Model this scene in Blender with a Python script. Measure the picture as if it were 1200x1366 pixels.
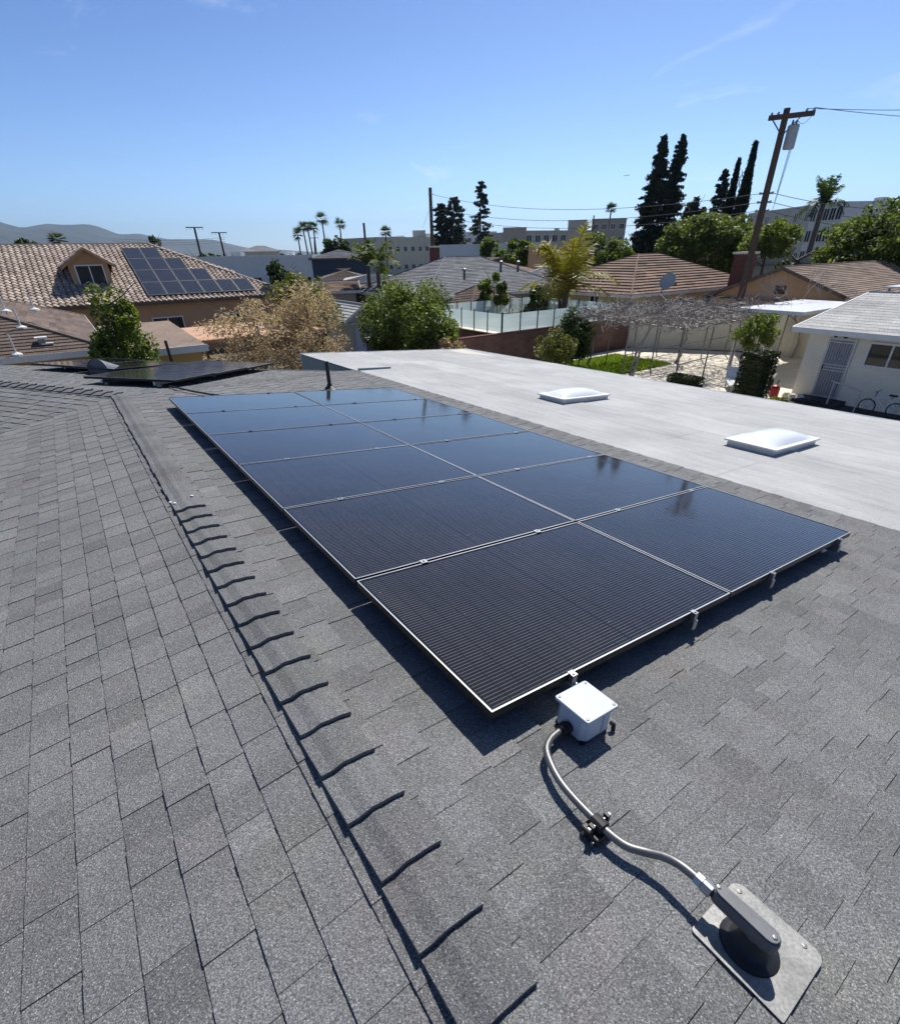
import bpy, math, random
import numpy as np
from mathutils import Matrix, Vector, noise as mnoise
random.seed(7)
PI=math.pi; R=math.radians
scene=bpy.context.scene
for o in list(bpy.data.objects): bpy.data.objects.remove(o)
COL=scene.collection

# ------------------------------------------------------------------ camera, sky, sun, exposure
CAMZ=5.25
FPX,CX,CY=668.0,600.0,740.0                    # focal length and principal point for the 1200 x 1366 photo
CM=np.array([[0.999801,-0.019964,0.0],[-0.010348,-0.518265,0.855158],[-0.017072,-0.854987,-0.518368]])
cam=bpy.data.cameras.new('camera'); camo=bpy.data.objects.new('camera',cam); COL.objects.link(camo)
cam.sensor_fit='HORIZONTAL'; cam.sensor_width=36.0; cam.lens=36.0*FPX/1200.0
cam.shift_y=(CY-683.0)/1200.0; cam.clip_start=0.05; cam.clip_end=40000
mw=Matrix.Identity(4)
for i in range(3):
    mw[i][0]=CM[i,0]; mw[i][1]=-CM[i,1]; mw[i][2]=-CM[i,2]
mw.translation=(0,0,CAMZ); camo.matrix_world=mw
scene.camera=camo

SUN=Vector((0.25,0.698,0.932)).normalized()
SEL=math.asin(SUN.z); SAZ=math.atan2(SUN.x,SUN.y)
world=bpy.data.worlds.new('World'); scene.world=world; world.use_nodes=True
wn=world.node_tree.nodes; wl=world.node_tree.links; wn.clear()
wout=wn.new('ShaderNodeOutputWorld'); wbg=wn.new('ShaderNodeBackground'); wbg.inputs[1].default_value=0.125
sky=wn.new('ShaderNodeTexSky'); sky.sky_type='NISHITA'; sky.sun_disc=False
sky.sun_elevation=SEL; sky.sun_rotation=SAZ; sky.altitude=0; sky.air_density=0.72; sky.dust_density=0.3; sky.ozone_density=6.0
tc=wn.new('ShaderNodeTexCoord'); sep=wn.new('ShaderNodeSeparateXYZ'); wl.new(tc.outputs['Generated'],sep.inputs[0])
zc=wn.new('ShaderNodeMath'); zc.operation='MAXIMUM'; zc.inputs[1].default_value=0.03; wl.new(sep.outputs[2],zc.inputs[0])
za=wn.new('ShaderNodeMath'); za.operation='ADD'; za.inputs[1].default_value=0.12; wl.new(zc.outputs[0],za.inputs[0])
dv=wn.new('ShaderNodeVectorMath'); dv.operation='DIVIDE'; wl.new(tc.outputs['Generated'],dv.inputs[0])
cb=wn.new('ShaderNodeCombineXYZ'); 
for i in range(3): wl.new(za.outputs[0],cb.inputs[i])
wl.new(cb.outputs[0],dv.inputs[1])
nz=wn.new('ShaderNodeTexNoise'); nz.inputs['Scale'].default_value=1.15; nz.inputs['Detail'].default_value=7; nz.inputs['Roughness'].default_value=0.62; nz.inputs['Distortion'].default_value=0.5
wl.new(dv.outputs[0],nz.inputs['Vector'])
cr=wn.new('ShaderNodeValToRGB'); cr.color_ramp.elements[0].position=0.60; cr.color_ramp.elements[0].color=(0,0,0,1); cr.color_ramp.elements[1].position=0.86; cr.color_ramp.elements[1].color=(0.5,0.5,0.5,1)
wl.new(nz.outputs[0],cr.inputs[0])
mx=wn.new('ShaderNodeMix'); mx.data_type='RGBA'; wl.new(cr.outputs[0],mx.inputs[0]); gr=wn.new('ShaderNodeValToRGB'); wl.new(sep.outputs[2],gr.inputs[0])
while len(gr.color_ramp.elements)<4: gr.color_ramp.elements.new(0.5)
for e,(p_,c_) in zip(gr.color_ramp.elements,((0.0,(0.94,0.98,1.06)),(0.10,(0.88,0.93,0.99)),(0.34,(0.50,0.60,0.80)),(1.0,(0.54,0.56,0.59)))): e.position=p_; e.color=(*c_,1)
gm=wn.new('ShaderNodeMix'); gm.data_type='RGBA'; gm.blend_type='MULTIPLY'; gm.inputs[0].default_value=1.0; wl.new(sky.outputs[0],gm.inputs[6]); wl.new(gr.outputs[0],gm.inputs[7])
wl.new(gm.outputs[2],mx.inputs[6]); mx.inputs[7].default_value=(7.2,7.6,8.0,1)
wl.new(mx.outputs[2],wbg.inputs[0]); wl.new(wbg.outputs[0],wout.inputs[0])

sl=bpy.data.lights.new('sun','SUN'); sl.energy=5.0; sl.angle=R(0.53); sl.color=(1.0,0.955,0.89)
so=bpy.data.objects.new('sun',sl); COL.objects.link(so); so.rotation_euler=SUN.to_track_quat('Z','Y').to_euler()
scene.view_settings.view_transform='Standard'; scene.view_settings.look='None'; scene.view_settings.gamma=1; scene.view_settings.exposure=0.25
scene.view_settings.use_curve_mapping=False
scene.render.engine='CYCLES'

# ------------------------------------------------------------------ helpers
def ray(x,y):
    w=CM@np.array([(x-CX)/FPX,(y-CY)/FPX,1.0]); return w/np.linalg.norm(w)
def at(x,y,D):
    """world point seen at photo position (x, y), D metres away measured along the ground"""
    r=ray(x,y); k=D/math.hypot(r[0],r[1]); return Vector((r[0]*k,r[1]*k,r[2]*k+CAMZ))
def topx(p):
    c=CM.T@(np.array(p)-np.array([0,0,CAMZ])); return (CX+FPX*c[0]/c[2],CY+FPX*c[1]/c[2],c[2])
UH=Vector((0.824,0.566,0)).normalized(); VH=Vector((-UH.y,UH.x,0))     # the street grid: a along UH, b along VH
LOTA=math.atan2(UH.y,UH.x)
def lot(a,b,z=0.0): return UH*a+VH*b+Vector((0,0,z))
def lotM(a,b,z=0.0,rz=0.0): return Matrix.Translation(lot(a,b,z))@Matrix.Rotation(LOTA+rz,4,'Z')

class MB:
    def __init__(s): s.v=[]; s.f=[]; s.t=[]
    def add(s,vs,fs,tone=0.5):
        o=len(s.v); s.v.extend([tuple(p) for p in vs])
        for f in fs: s.f.append([i+o for i in f]); s.t.append(tone)
        return s
    def box(s,x0,x1,y0,y1,z0,z1,tone=0.5,M=None):
        vs=[(x,y,z) for z in (z0,z1) for y in (y0,y1) for x in (x0,x1)]
        if M is not None: vs=[M@Vector(p) for p in vs]
        return s.add(vs,[(0,2,3,1),(4,5,7,6),(0,1,5,4),(2,6,7,3),(0,4,6,2),(1,3,7,5)],tone)
    def prism(s,poly,z0,z1,tone=0.5):
        n=len(poly); vs=[(p[0],p[1],z0) for p in poly]+[(p[0],p[1],z1) for p in poly]
        fs=[tuple(range(n))[::-1],tuple(range(n,2*n))]+[(i,(i+1)%n,n+(i+1)%n,n+i) for i in range(n)]
        return s.add(vs,fs,tone)
    def quad(s,*p,tone=0.5): return s.add(p,[tuple(range(len(p)))],tone)
    def tube(s,pts,r,n=8,cap=True,tone=0.5):
        pts=[Vector(p) for p in pts]; m=len(pts); rs=r if hasattr(r,'__len__') else [r]*m
        ring=[]; vs=[]; fs=[]
        up=None
        for i,p in enumerate(pts):
            d=(pts[min(i+1,m-1)]-pts[max(i-1,0)]).normalized()
            if up is None or abs(d.dot(up))>0.98:
                up=Vector((0,0,1)) if abs(d.z)<0.9 else Vector((1,0,0))
            x=d.cross(up).normalized(); y=x.cross(d).normalized(); up=y
            for k in range(n):
                a=2*PI*k/n; vs.append(p+x*(math.cos(a)*rs[i])+y*(math.sin(a)*rs[i]))
        for i in range(m-1):
            for k in range(n):
                fs.append((i*n+k,i*n+(k+1)%n,(i+1)*n+(k+1)%n,(i+1)*n+k))
        if cap: fs.append(tuple(range(n))[::-1]); fs.append(tuple(range((m-1)*n,m*n)))
        return s.add(vs,fs,tone)
    def lathe(s,prof,n=20,c=(0,0,0),tone=0.5):
        vs=[];fs=[]
        for r,z in prof:
            for k in range(n):
                a=2*PI*k/n; vs.append((c[0]+r*math.cos(a),c[1]+r*math.sin(a),c[2]+z))
        m=len(prof)
        for i in range(m-1):
            for k in range(n): fs.append((i*n+k,i*n+(k+1)%n,(i+1)*n+(k+1)%n,(i+1)*n+k))
        fs.append(tuple(range(n))[::-1]); fs.append(tuple(range((m-1)*n,m*n)))
        return s.add(vs,fs,tone)
    def mesh(s,name,mat,smooth=False):
        me=bpy.data.meshes.new(name); me.from_pydata(s.v,[],s.f); me.materials.append(mat)
        at_=me.attributes.new('tone','FLOAT','FACE'); at_.data.foreach_set('value',np.array(s.t,dtype=np.float32))
        if smooth: me.polygons.foreach_set('use_smooth',[True]*len(me.polygons))
        me.update(); return me
    def build(s,name,mat,parent=None,mw=None,smooth=False,bevel=0,kind=None,label=None):
        return link(name,s.mesh(name,mat,smooth),parent,mw,bevel,kind,label)
def link(name,me,parent=None,mw=None,bevel=0,kind=None,label=None):
    o=bpy.data.objects.new(name,me); COL.objects.link(o)
    if parent is not None: o.parent=parent
    if mw is not None: o.matrix_basis=mw
    if bevel:
        b=o.modifiers.new('bevel','BEVEL'); b.width=bevel; b.segments=2; b.limit_method='ANGLE'; b.angle_limit=R(40)
    if kind: o['kind']=kind
    if label: o['label']=label
    return o
def tag(o,label=None,cat=None,group=None,kind=None):
    if label: o['label']=label
    if cat: o['category']=cat
    if group: o['group']=group
    if kind: o['kind']=kind
    return o
def thing(name,label,cat,mw=None,group=None):
    o=bpy.data.objects.new(name,None); COL.objects.link(o); o.empty_display_size=0.2
    if mw is not None: o.matrix_basis=mw
    return tag(o,label,cat,group)
def quads_mesh(name,V4,tone,mat,smooth=False):
    """V4: (N,4,3) array of quads"""
    N=len(V4); me=bpy.data.meshes.new(name); me.vertices.add(4*N); me.loops.add(4*N); me.polygons.add(N)
    me.vertices.foreach_set('co',V4.reshape(-1).astype(np.float32)); me.loops.foreach_set('vertex_index',np.arange(4*N,dtype=np.int32))
    me.polygons.foreach_set('loop_start',np.arange(0,4*N,4,dtype=np.int32))
    me.update(calc_edges=True); me.materials.append(mat)
    a=me.attributes.new('tone','FLOAT','FACE'); a.data.foreach_set('value',np.asarray(tone,dtype=np.float32))
    return me

# ------------------------------------------------------------------ materials
def newmat(name):
    m=bpy.data.materials.new(name); m.use_nodes=True; nt=m.node_tree; nt.nodes.clear()
    out=nt.nodes.new('ShaderNodeOutputMaterial'); b=nt.nodes.new('ShaderNodeBsdfPrincipled'); nt.links.new(b.outputs[0],out.inputs[0])
    return m,nt,b,out
def N(nt,t,**k):
    n=nt.nodes.new('ShaderNode'+t)
    for a,b in k.items():
        if a in n.inputs.keys() : n.inputs[a].default_value=b
        else: setattr(n,a,b)
    return n
def ramp(nt,src,stops):
    r=nt.nodes.new('ShaderNodeValToRGB'); e=r.color_ramp.elements
    while len(e)<len(stops): e.new(0.5)
    for i,(p,c) in enumerate(stops):
        e[i].position=p; e[i].color=(c,c,c,1) if not hasattr(c,'__len__') else (*c,1)
    nt.links.new(src,r.inputs[0]); return r.outputs[0]
def mixc(nt,f,a,b,mode='MIX'):
    m=nt.nodes.new('ShaderNodeMix'); m.data_type='RGBA'; m.blend_type=mode
    for s,i in ((f,0),(a,6),(b,7)):
        if hasattr(s,'is_linked'): nt.links.new(s,m.inputs[i])
        elif hasattr(s,'__len__'): m.inputs[i].default_value=(*s,1)
        else: m.inputs[i].default_value=s
    return m.outputs[2]
def mth(nt,op,a,b=None,c=None):
    m=nt.nodes.new('ShaderNodeMath'); m.operation=op
    for i,s in enumerate((a,b,c)):
        if s is None: continue
        if hasattr(s,'is_linked'): nt.links.new(s,m.inputs[i])
        else: m.inputs[i].default_value=s
    return m.outputs[0]
def pos(nt): return N(nt,'NewGeometry').outputs['Position']
def noise(nt,scale,detail=3,rough=0.55,vec=None,dist=0.0):
    n=N(nt,'TexNoise'); n.inputs['Scale'].default_value=scale; n.inputs['Detail'].default_value=detail; n.inputs['Roughness'].default_value=rough; n.inputs['Distortion'].default_value=dist
    nt.links.new(vec if vec is not None else pos(nt),n.inputs['Vector']); return n.outputs[0]
def bump(nt,b,h,strength=0.3,dist=0.01):
    n=N(nt,'Bump'); n.inputs['Strength'].default_value=strength; n.inputs['Distance'].default_value=dist
    nt.links.new(h,n.inputs['Height']); nt.links.new(n.outputs[0],b.inputs['Normal'])
def tone(nt):
    a=N(nt,'Attribute'); a.attribute_name='tone'; return a.outputs['Fac']
def plain(name,c,rough=0.6,metal=0.0,var=0.15,scale=3.0,fine=0.0,spec=0.4,bumps=0.0):
    """painted / plaster / metal surface with blotchy wear, so that nothing is one flat colour"""
    m,nt,b,out=newmat(name)
    p=pos(nt); n1=noise(nt,scale,5,0.6,p); k=ramp(nt,n1,[(0.25,1-var),(0.75,1+var*0.4)])
    col=mixc(nt,1.0,c,k,'MULTIPLY')
    if fine>0:
        n2=noise(nt,scale*14,3,0.6,p); k2=ramp(nt,n2,[(0.3,1-fine),(0.7,1+fine*0.5)]); col=mixc(nt,1.0,col,k2,'MULTIPLY')
    nt.links.new(col,b.inputs['Base Color']); b.inputs['Roughness'].default_value=rough; b.inputs['Metallic'].default_value=metal
    b.inputs['Specular IOR Level'].default_value=spec
    if bumps: bump(nt,b,noise(nt,scale*20,3,0.6,p),0.4,bumps)
    return m
def granules(name,c,speck=0.5,tint=True,fine=210,blotch=0.16,tone_amt=0.5,soft=False):
    """mineral granules of asphalt roofing: coarse grain, pale specks, batches of slightly different colour"""
    m,nt,b,out=newmat(name); p=pos(nt)
    g=noise(nt,fine,2,0.75,p); k=ramp(nt,g,[(0.30,0.62),(0.5,0.97),(0.66,1.28)] if soft else [(0.30,0.42),(0.5,0.9),(0.66,1.75)])
    t=tone(nt); tk=ramp(nt,t,[(0.0,1-tone_amt*0.62),(1.0,1+tone_amt*0.48)])
    bl=noise(nt,1.3,4,0.6,p); bk=ramp(nt,bl,[(0.3,1-blotch),(0.7,1+blotch)])
    col=mixc(nt,1.0,mixc(nt,1.0,mixc(nt,1.0,c,k,'MULTIPLY'),tk,'MULTIPLY'),bk,'MULTIPLY')
    if tint:
        w=noise(nt,3.1,2,0.5,p); wf=ramp(nt,w,[(0.54,0.0),(0.68,0.5)]); col=mixc(nt,wf,col,mixc(nt,1.0,col,(1.07,0.97,0.985),'MULTIPLY'))
        w2=noise(nt,2.3,2,0.5,p); wf2=ramp(nt,w2,[(0.62,0.0),(0.72,0.45)]); col=mixc(nt,wf2,col,mixc(nt,1.0,col,(1.09,1.05,0.93),'MULTIPLY'))
    v=N(nt,'TexVoronoi'); v.inputs['Scale'].default_value=fine*0.95; nt.links.new(p,v.inputs['Vector'])
    sp=N(nt,'SeparateColor'); nt.links.new(v.outputs['Color'],sp.inputs[0])
    f=mth(nt,'MULTIPLY',mth(nt,'GREATER_THAN',sp.outputs[0],0.90),mth(nt,'LESS_THAN',v.outputs['Distance'],0.36))
    col=mixc(nt,mth(nt,'MULTIPLY',f,speck),col,(0.52,0.54,0.55))
    f2=mth(nt,'GREATER_THAN',sp.outputs[1],0.90); col=mixc(nt,mth(nt,'MULTIPLY',f2,0.12 if soft else 0.42),col,(0.035,0.036,0.04))
    if soft:
        oc=N(nt,'TexCoord').outputs['Object']; mp=N(nt,'Mapping'); mp.inputs['Scale'].default_value=(0.35,5.0,1.0); nt.links.new(oc,mp.inputs['Vector'])
        st=noise(nt,2.2,5,0.62,mp.outputs[0],0.8); col=mixc(nt,1.0,col,ramp(nt,st,[(0.34,0.87),(0.5,1.0),(0.68,1.05)]),'MULTIPLY')
        st2=noise(nt,0.9,4,0.6,oc); col=mixc(nt,1.0,col,ramp(nt,st2,[(0.35,0.90),(0.6,1.03)]),'MULTIPLY')
        g=mth(nt,'ADD',g,mth(nt,'MULTIPLY',st,2.0))
    nt.links.new(col,b.inputs['Base Color']); b.inputs['Roughness'].default_value=0.92; b.inputs['Specular IOR Level'].default_value=0.25
    bump(nt,b,g,0.5,0.004)
    return m
def leafmat(name,dark,light,trans=0.25,rough=0.5):
    m,nt,b,out=newmat(name); t=tone(nt)
    col=mixc(nt,t,dark,light); nt.links.new(col,b.inputs['Base Color']); b.inputs['Roughness'].default_value=rough; b.inputs['Specular IOR Level'].default_value=0.35
    tr=N(nt,'BsdfTranslucent'); nt.links.new(mixc(nt,1.0,col,(1.25,1.35,0.6),'MULTIPLY'),tr.inputs[0])
    ms=N(nt,'MixShader'); ms.inputs[0].default_value=trans; nt.links.new(b.outputs[0],ms.inputs[1]); nt.links.new(tr.outputs[0],ms.inputs[2]); nt.links.new(ms.outputs[0],out.inputs[0])
    return m
def glassy(name,c,rough=0.05,coat=0.0):
    m,nt,b,out=newmat(name); n1=noise(nt,2.0,2,0.5); col=mixc(nt,n1,c,tuple(x*0.5 for x in c)); nt.links.new(col,b.inputs['Base Color'])
    b.inputs['Roughness'].default_value=rough; b.inputs['IOR'].default_value=1.5; b.inputs['Specular IOR Level'].default_value=0.35
    return m

M={}
M['shingle']=granules('asphalt_granules_grey',(0.162,0.165,0.165),speck=0.6,tone_amt=0.36,blotch=0.07,fine=210)
M['cap']=granules('ridge_cap_granules',(0.138,0.141,0.142),tone_amt=0.3,blotch=0.06,fine=210)
M['pale']=granules('pale_roll_roofing',(0.42,0.425,0.42),speck=0.12,tint=False,fine=150,blotch=0.08,tone_amt=0.12,soft=True)
M['deck']=plain('roof_deck_felt',(0.05,0.05,0.055),0.95)
M['fascia_grey']=plain('grey_green_painted_fascia',(0.20,0.27,0.30),0.6)
M['frame']=plain('black_anodised_frame',(0.02,0.02,0.022),0.35,0.6,0.1,8.0)
M['lip']=plain('lip_sun_glare',(0.42,0.44,0.46),0.42,0.6,0.12,8.0)  # pale tone stands in for sun glare on the black frame's top edge
M['alu']=plain('mill_aluminium',(0.40,0.41,0.42),0.38,0.9,0.2,12)
M['galv']=plain('galvanised_steel',(0.22,0.22,0.215),0.45,0.75,0.3,9,0.2)
M['plate']=plain('weathered_aluminium_plate',(0.27,0.27,0.262),0.55,0.5,0.45,9,0.3)
M['black']=plain('black_rubber',(0.018,0.018,0.019),0.5)
M['castgrey']=plain('cast_conduit_body',(0.12,0.125,0.135),0.5,0.3,0.2,20,0.15)
M['pvcbox']=plain('pale_grey_plastic_box',(0.48,0.515,0.57),0.45,0,0.06,10,0.03)
M['dome']=plain('milky_acrylic_dome',(0.80,0.83,0.84),0.16,0,0.05,3)
M['curb']=plain('white_skylight_curb',(0.62,0.63,0.62),0.5,0,0.25,9,0.15)
M['white']=plain('white_paint',(0.74,0.74,0.71),0.55,0,0.14,2,0.05)
M['offwhite']=plain('off_white_stucco',(0.80,0.77,0.64),0.85,0,0.10,1.2,0.06,0.2,0.004)
M['pipe']=plain('black_vent_pipe',(0.02,0.021,0.023),0.45)
M['yellow']=plain('yellow_stucco',(0.56,0.44,0.235),0.85,0,0.16,0.8,0.06)
M['tan']=plain('tan_stucco',(0.50,0.31,0.18),0.85,0,0.14,0.8,0.06)
M['ochre']=plain('ochre_stucco',(0.52,0.35,0.14),0.85,0,0.14,0.9,0.06)
M['cream']=plain('cream_stucco',(0.60,0.57,0.47),0.85,0,0.14,0.7,0.06)
M['taupe']=plain('taupe_stucco',(0.40,0.35,0.29),0.85,0,0.12,0.4,0.05)
M['beige']=plain('beige_stucco',(0.52,0.46,0.37),0.85,0,0.12,0.4,0.05)
M['paleblue']=plain('pale_grey_stucco',(0.62,0.64,0.65),0.85,0,0.12,0.4,0.05)
M['navy']=plain('dark_blue_siding',(0.035,0.055,0.085),0.7,0,0.2,1.0)
M['bluepaint']=plain('blue_plastic_bin',(0.03,0.07,0.32),0.4)
M['paleblue_door']=plain('pale_blue_door',(0.55,0.62,0.72),0.5)
M['brick']=None
M['wood']=plain('weathered_pole_timber',(0.10,0.068,0.05),0.85,0,0.35,4,0.2)
M['bark']=plain('bark',(0.13,0.10,0.075),0.9,0,0.35,5,0.25)
M['twig']=plain('grey_dry_vine',(0.33,0.30,0.27),0.85,0,0.3,6,0.2)
M['steel']=plain('dull_steel_pipe',(0.22,0.22,0.22),0.5,0.6,0.25,6)
M['tank']=plain('grey_transformer_paint',(0.36,0.38,0.40),0.5)
M['wire']=plain('wire',(0.05,0.05,0.055),0.6)
M['concrete']=plain('pale_concrete',(0.74,0.68,0.56),0.9,0,0.22,0.7,0.12)
M['dirt']=plain('dry_soil_and_lawn',(0.16,0.14,0.085),0.95,0,0.4,0.15,0.3)
M['asphalt']=plain('asphalt',(0.05,0.05,0.052),0.9,0,0.2,0.5,0.2)  # also gives the concrete path beside the pale house its shaded darkness
M['glass']=glassy('dark_window_glass',(0.03,0.04,0.045),0.04)
M['red']=plain('red_plastic',(0.42,0.03,0.03),0.4)
M['terracotta']=plain('terracotta_patio_roof',(0.56,0.34,0.22),0.8,0,0.2,0.6,0.1)
M['chimney']=plain('red_brick_chimney',(0.16,0.065,0.05),0.9,0,0.3,4,0.3)
M['whitemetal']=plain('white_enamel_metal',(0.72,0.73,0.73),0.35,0,0.12,5)
M['doorgrille']=plain('grey_security_door_steel',(0.50,0.52,0.55),0.45,0.2,0.1,6)
M['doorscreen']=plain('door_mesh_screen',(0.22,0.24,0.28),0.6)
M['graysh']=granules('neighbour_grey_shingle',(0.20,0.205,0.215),0.2,True,40,0.2,0.5)
M['brownsh']=granules('neighbour_brown_shingle',(0.145,0.108,0.088),0.15,False,40,0.2,0.5)
M['tansh']=granules('neighbour_tan_shingle',(0.26,0.195,0.15),0.15,False,40,0.2,0.5)
M['lightsh']=granules('neighbour_pale_shingle',(0.42,0.42,0.40),0.12,False,40,0.15,0.4)
M['browntile']=granules('neighbour_brown_tile',(0.215,0.145,0.105),0.1,False,30,0.2,0.6)
M['leaf_mid']=leafmat('leaf_mid_green',(0.04,0.062,0.015),(0.22,0.27,0.065),0.5)
M['leaf_dark']=leafmat('leaf_dark_green',(0.018,0.034,0.012),(0.085,0.13,0.032),0.38)
M['leaf_yellow']=leafmat('leaf_yellow_green',(0.07,0.085,0.018),(0.26,0.26,0.06),0.35)
M['leaf_dry']=leafmat('leaf_dry_beige',(0.19,0.12,0.085),(0.64,0.50,0.38),0.3,0.7)
M['leaf_conifer']=leafmat('conifer_needles',(0.012,0.020,0.013),(0.045,0.062,0.034),0.12,0.7)
M['leaf_palm']=leafmat('palm_frond',(0.035,0.055,0.016),(0.15,0.19,0.05),0.25,0.75)
M['leaf_gold']=leafmat('golden_palm_frond',(0.10,0.09,0.014),(0.42,0.36,0.05),0.4)
M['leaf_hedge']=leafmat('hedge_leaf',(0.014,0.024,0.008),(0.055,0.075,0.02),0.15)
M['grass']=leafmat('lawn_grass',(0.10,0.16,0.025),(0.28,0.38,0.06),0.45)
def brickmat():
    m,nt,b,out=newmat('brown_slump_block'); t=N(nt,'TexCoord').outputs['Object']
    mp=N(nt,'Mapping'); mp.inputs['Rotation'].default_value=(R(90),0,0); nt.links.new(t,mp.inputs['Vector'])
    br=N(nt,'TexBrick'); nt.links.new(mp.outputs[0],br.inputs['Vector'])
    br.inputs['Color1'].default_value=(0.17,0.085,0.062,1); br.inputs['Color2'].default_value=(0.22,0.115,0.085,1); br.inputs['Mortar'].default_value=(0.16,0.12,0.10,1)
    br.inputs['Scale'].default_value=1.0; br.inputs['Brick Width'].default_value=0.4; br.inputs['Row Height'].default_value=0.15; br.inputs['Mortar Size'].default_value=0.012
    k=ramp(nt,noise(nt,1.2,5),[(0.3,0.75),(0.7,1.15)])
    nt.links.new(mixc(nt,1.0,br.outputs[0],k,'MULTIPLY'),b.inputs['Base Color']); b.inputs['Roughness'].default_value=0.9
    bump(nt,b,br.outputs['Fac'],-0.6,0.01); return m
M['brick']=brickmat()
def cellmat():
    """black half-cut cells printed under glass: busbar wires along the long side, dark joints between cells"""
    m,nt,b,out=newmat('solar_cells_under_glass'); t=N(nt,'TexCoord').outputs['Object']; s=N(nt,'SeparateXYZ'); nt.links.new(t,s.inputs[0])
    X,Y=s.outputs[0],s.outputs[1]
    def lines(src,period,width,off):
        f=mth(nt,'FRACT',mth(nt,'DIVIDE',mth(nt,'SUBTRACT',src,off),period)); return mth(nt,'LESS_THAN',mth(nt,'ABSOLUTE',mth(nt,'SUBTRACT',f,0.5)),width/period/2)
    bus=lines(Y,0.0183,0.0019,0.0122); gapy=lines(Y,0.183,0.0045,0.0175+0.0915); gapx=lines(X,0.0935,0.0035,0.0195+0.04675)
    mid=mth(nt,'LESS_THAN',mth(nt,'ABSOLUTE',mth(nt,'SUBTRACT',X,0.861)),0.004)
    edge=mth(nt,'MAXIMUM',mth(nt,'GREATER_THAN',mth(nt,'ABSOLUTE',mth(nt,'SUBTRACT',Y,0.567)),0.5495),mth(nt,'GREATER_THAN',mth(nt,'ABSOLUTE',mth(nt,'SUBTRACT',X,0.861)),0.8425))
    gap=mth(nt,'MAXIMUM',mth(nt,'MAXIMUM',gapx,gapy),mth(nt,'MAXIMUM',mid,edge))
    wob=ramp(nt,noise(nt,2.0,3,0.6,t),[(0.3,0.6),(0.7,1.0)])
    cell=mixc(nt,noise(nt,7.0,2,0.5,t),(0.007,0.0068,0.0070),(0.013,0.0118,0.0112))
    c1=mixc(nt,mth(nt,'MULTIPLY',bus,mth(nt,'MULTIPLY',wob,0.85)),cell,(0.29,0.27,0.25))
    c2=mixc(nt,gap,c1,(0.006,0.006,0.007))
    v=N(nt,'TexVoronoi'); v.inputs['Scale'].default_value=16; nt.links.new(t,v.inputs['Vector'])
    spk=mth(nt,'MULTIPLY',mth(nt,'LESS_THAN',v.outputs['Distance'],0.055),mth(nt,'GREATER_THAN',noise(nt,1.7,2,0.5,t),0.56))
    c3=mixc(nt,mth(nt,'MULTIPLY',spk,0.5),c2,(0.4,0.4,0.38))
    nt.links.new(c3,b.inputs['Base Color']); b.inputs['IOR'].default_value=1.5; b.inputs['Specular IOR Level'].default_value=0.36
    rg=ramp(nt,noise(nt,3.0,4,0.6,t),[(0.3,0.055),(0.7,0.12)]); nt.links.new(rg,b.inputs['Roughness'])
    b.inputs['Coat Weight'].default_value=0.12; b.inputs['Coat Roughness'].default_value=0.07; b.inputs['Coat IOR'].default_value=1.5
    return m
M['cells']=cellmat()
def farcellmat():
    m,nt,b,out=newmat('far_solar_cells'); t=N(nt,'TexCoord').outputs['Object']
    k=noise(nt,2.0,2,0.5,t); nt.links.new(mixc(nt,k,(0.020,0.022,0.028),(0.034,0.034,0.038)),b.inputs['Base Color']); b.inputs['Roughness'].default_value=0.18; return m
M['farcells']=farcellmat()
def aquamat():
    m,nt,b,out=newmat('pale_aqua_fence_mesh'); n1=noise(nt,1.5,3); nt.links.new(mixc(nt,n1,(0.62,0.78,0.79),(0.72,0.84,0.84)),b.inputs['Base Color']); b.inputs['Roughness'].default_value=0.5
    tr=N(nt,'BsdfTransparent'); ms=N(nt,'MixShader'); ms.inputs[0].default_value=0.12
    tl=N(nt,'BsdfTranslucent'); tl.inputs[0].default_value=(0.55,0.68,0.68,1); m2=N(nt,'MixShader'); m2.inputs[0].default_value=0.45
    nt.links.new(b.outputs[0],m2.inputs[1]); nt.links.new(tl.outputs[0],m2.inputs[2])
    nt.links.new(m2.outputs[0],ms.inputs[1]); nt.links.new(tr.outputs[0],ms.inputs[2]); nt.links.new(ms.outputs[0],out.inputs[0]); return m
M['aqua']=aquamat()
def tilemat():
    m,nt,b,out=newmat('clay_s_tile'); t=tone(nt); p=pos(nt)
    c=mixc(nt,t,(0.24,0.18,0.138),(0.50,0.41,0.33)); k=ramp(nt,noise(nt,2.5,4,0.6,p),[(0.3,0.75),(0.7,1.15)])
    nt.links.new(mixc(nt,1.0,c,k,'MULTIPLY'),b.inputs['Base Color']); b.inputs['Roughness'].default_value=0.8; return m
M['tile']=tilemat()
def hillmat():
    m,nt,b,out=newmat('mountain_chaparral'); n1=noise(nt,0.004,6,0.6); n2=noise(nt,0.02,5,0.6)
    c=mixc(nt,ramp(nt,n1,[(0.35,0.0),(0.65,1.0)]),(0.024,0.030,0.022),(0.058,0.056,0.042)); nt.links.new(mixc(nt,1.0,c,ramp(nt,n2,[(0.3,0.7),(0.7,1.2)]),'MULTIPLY'),b.inputs['Base Color']); b.inputs['Roughness'].default_value=0.95; return m
M['hill']=hillmat()

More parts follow.
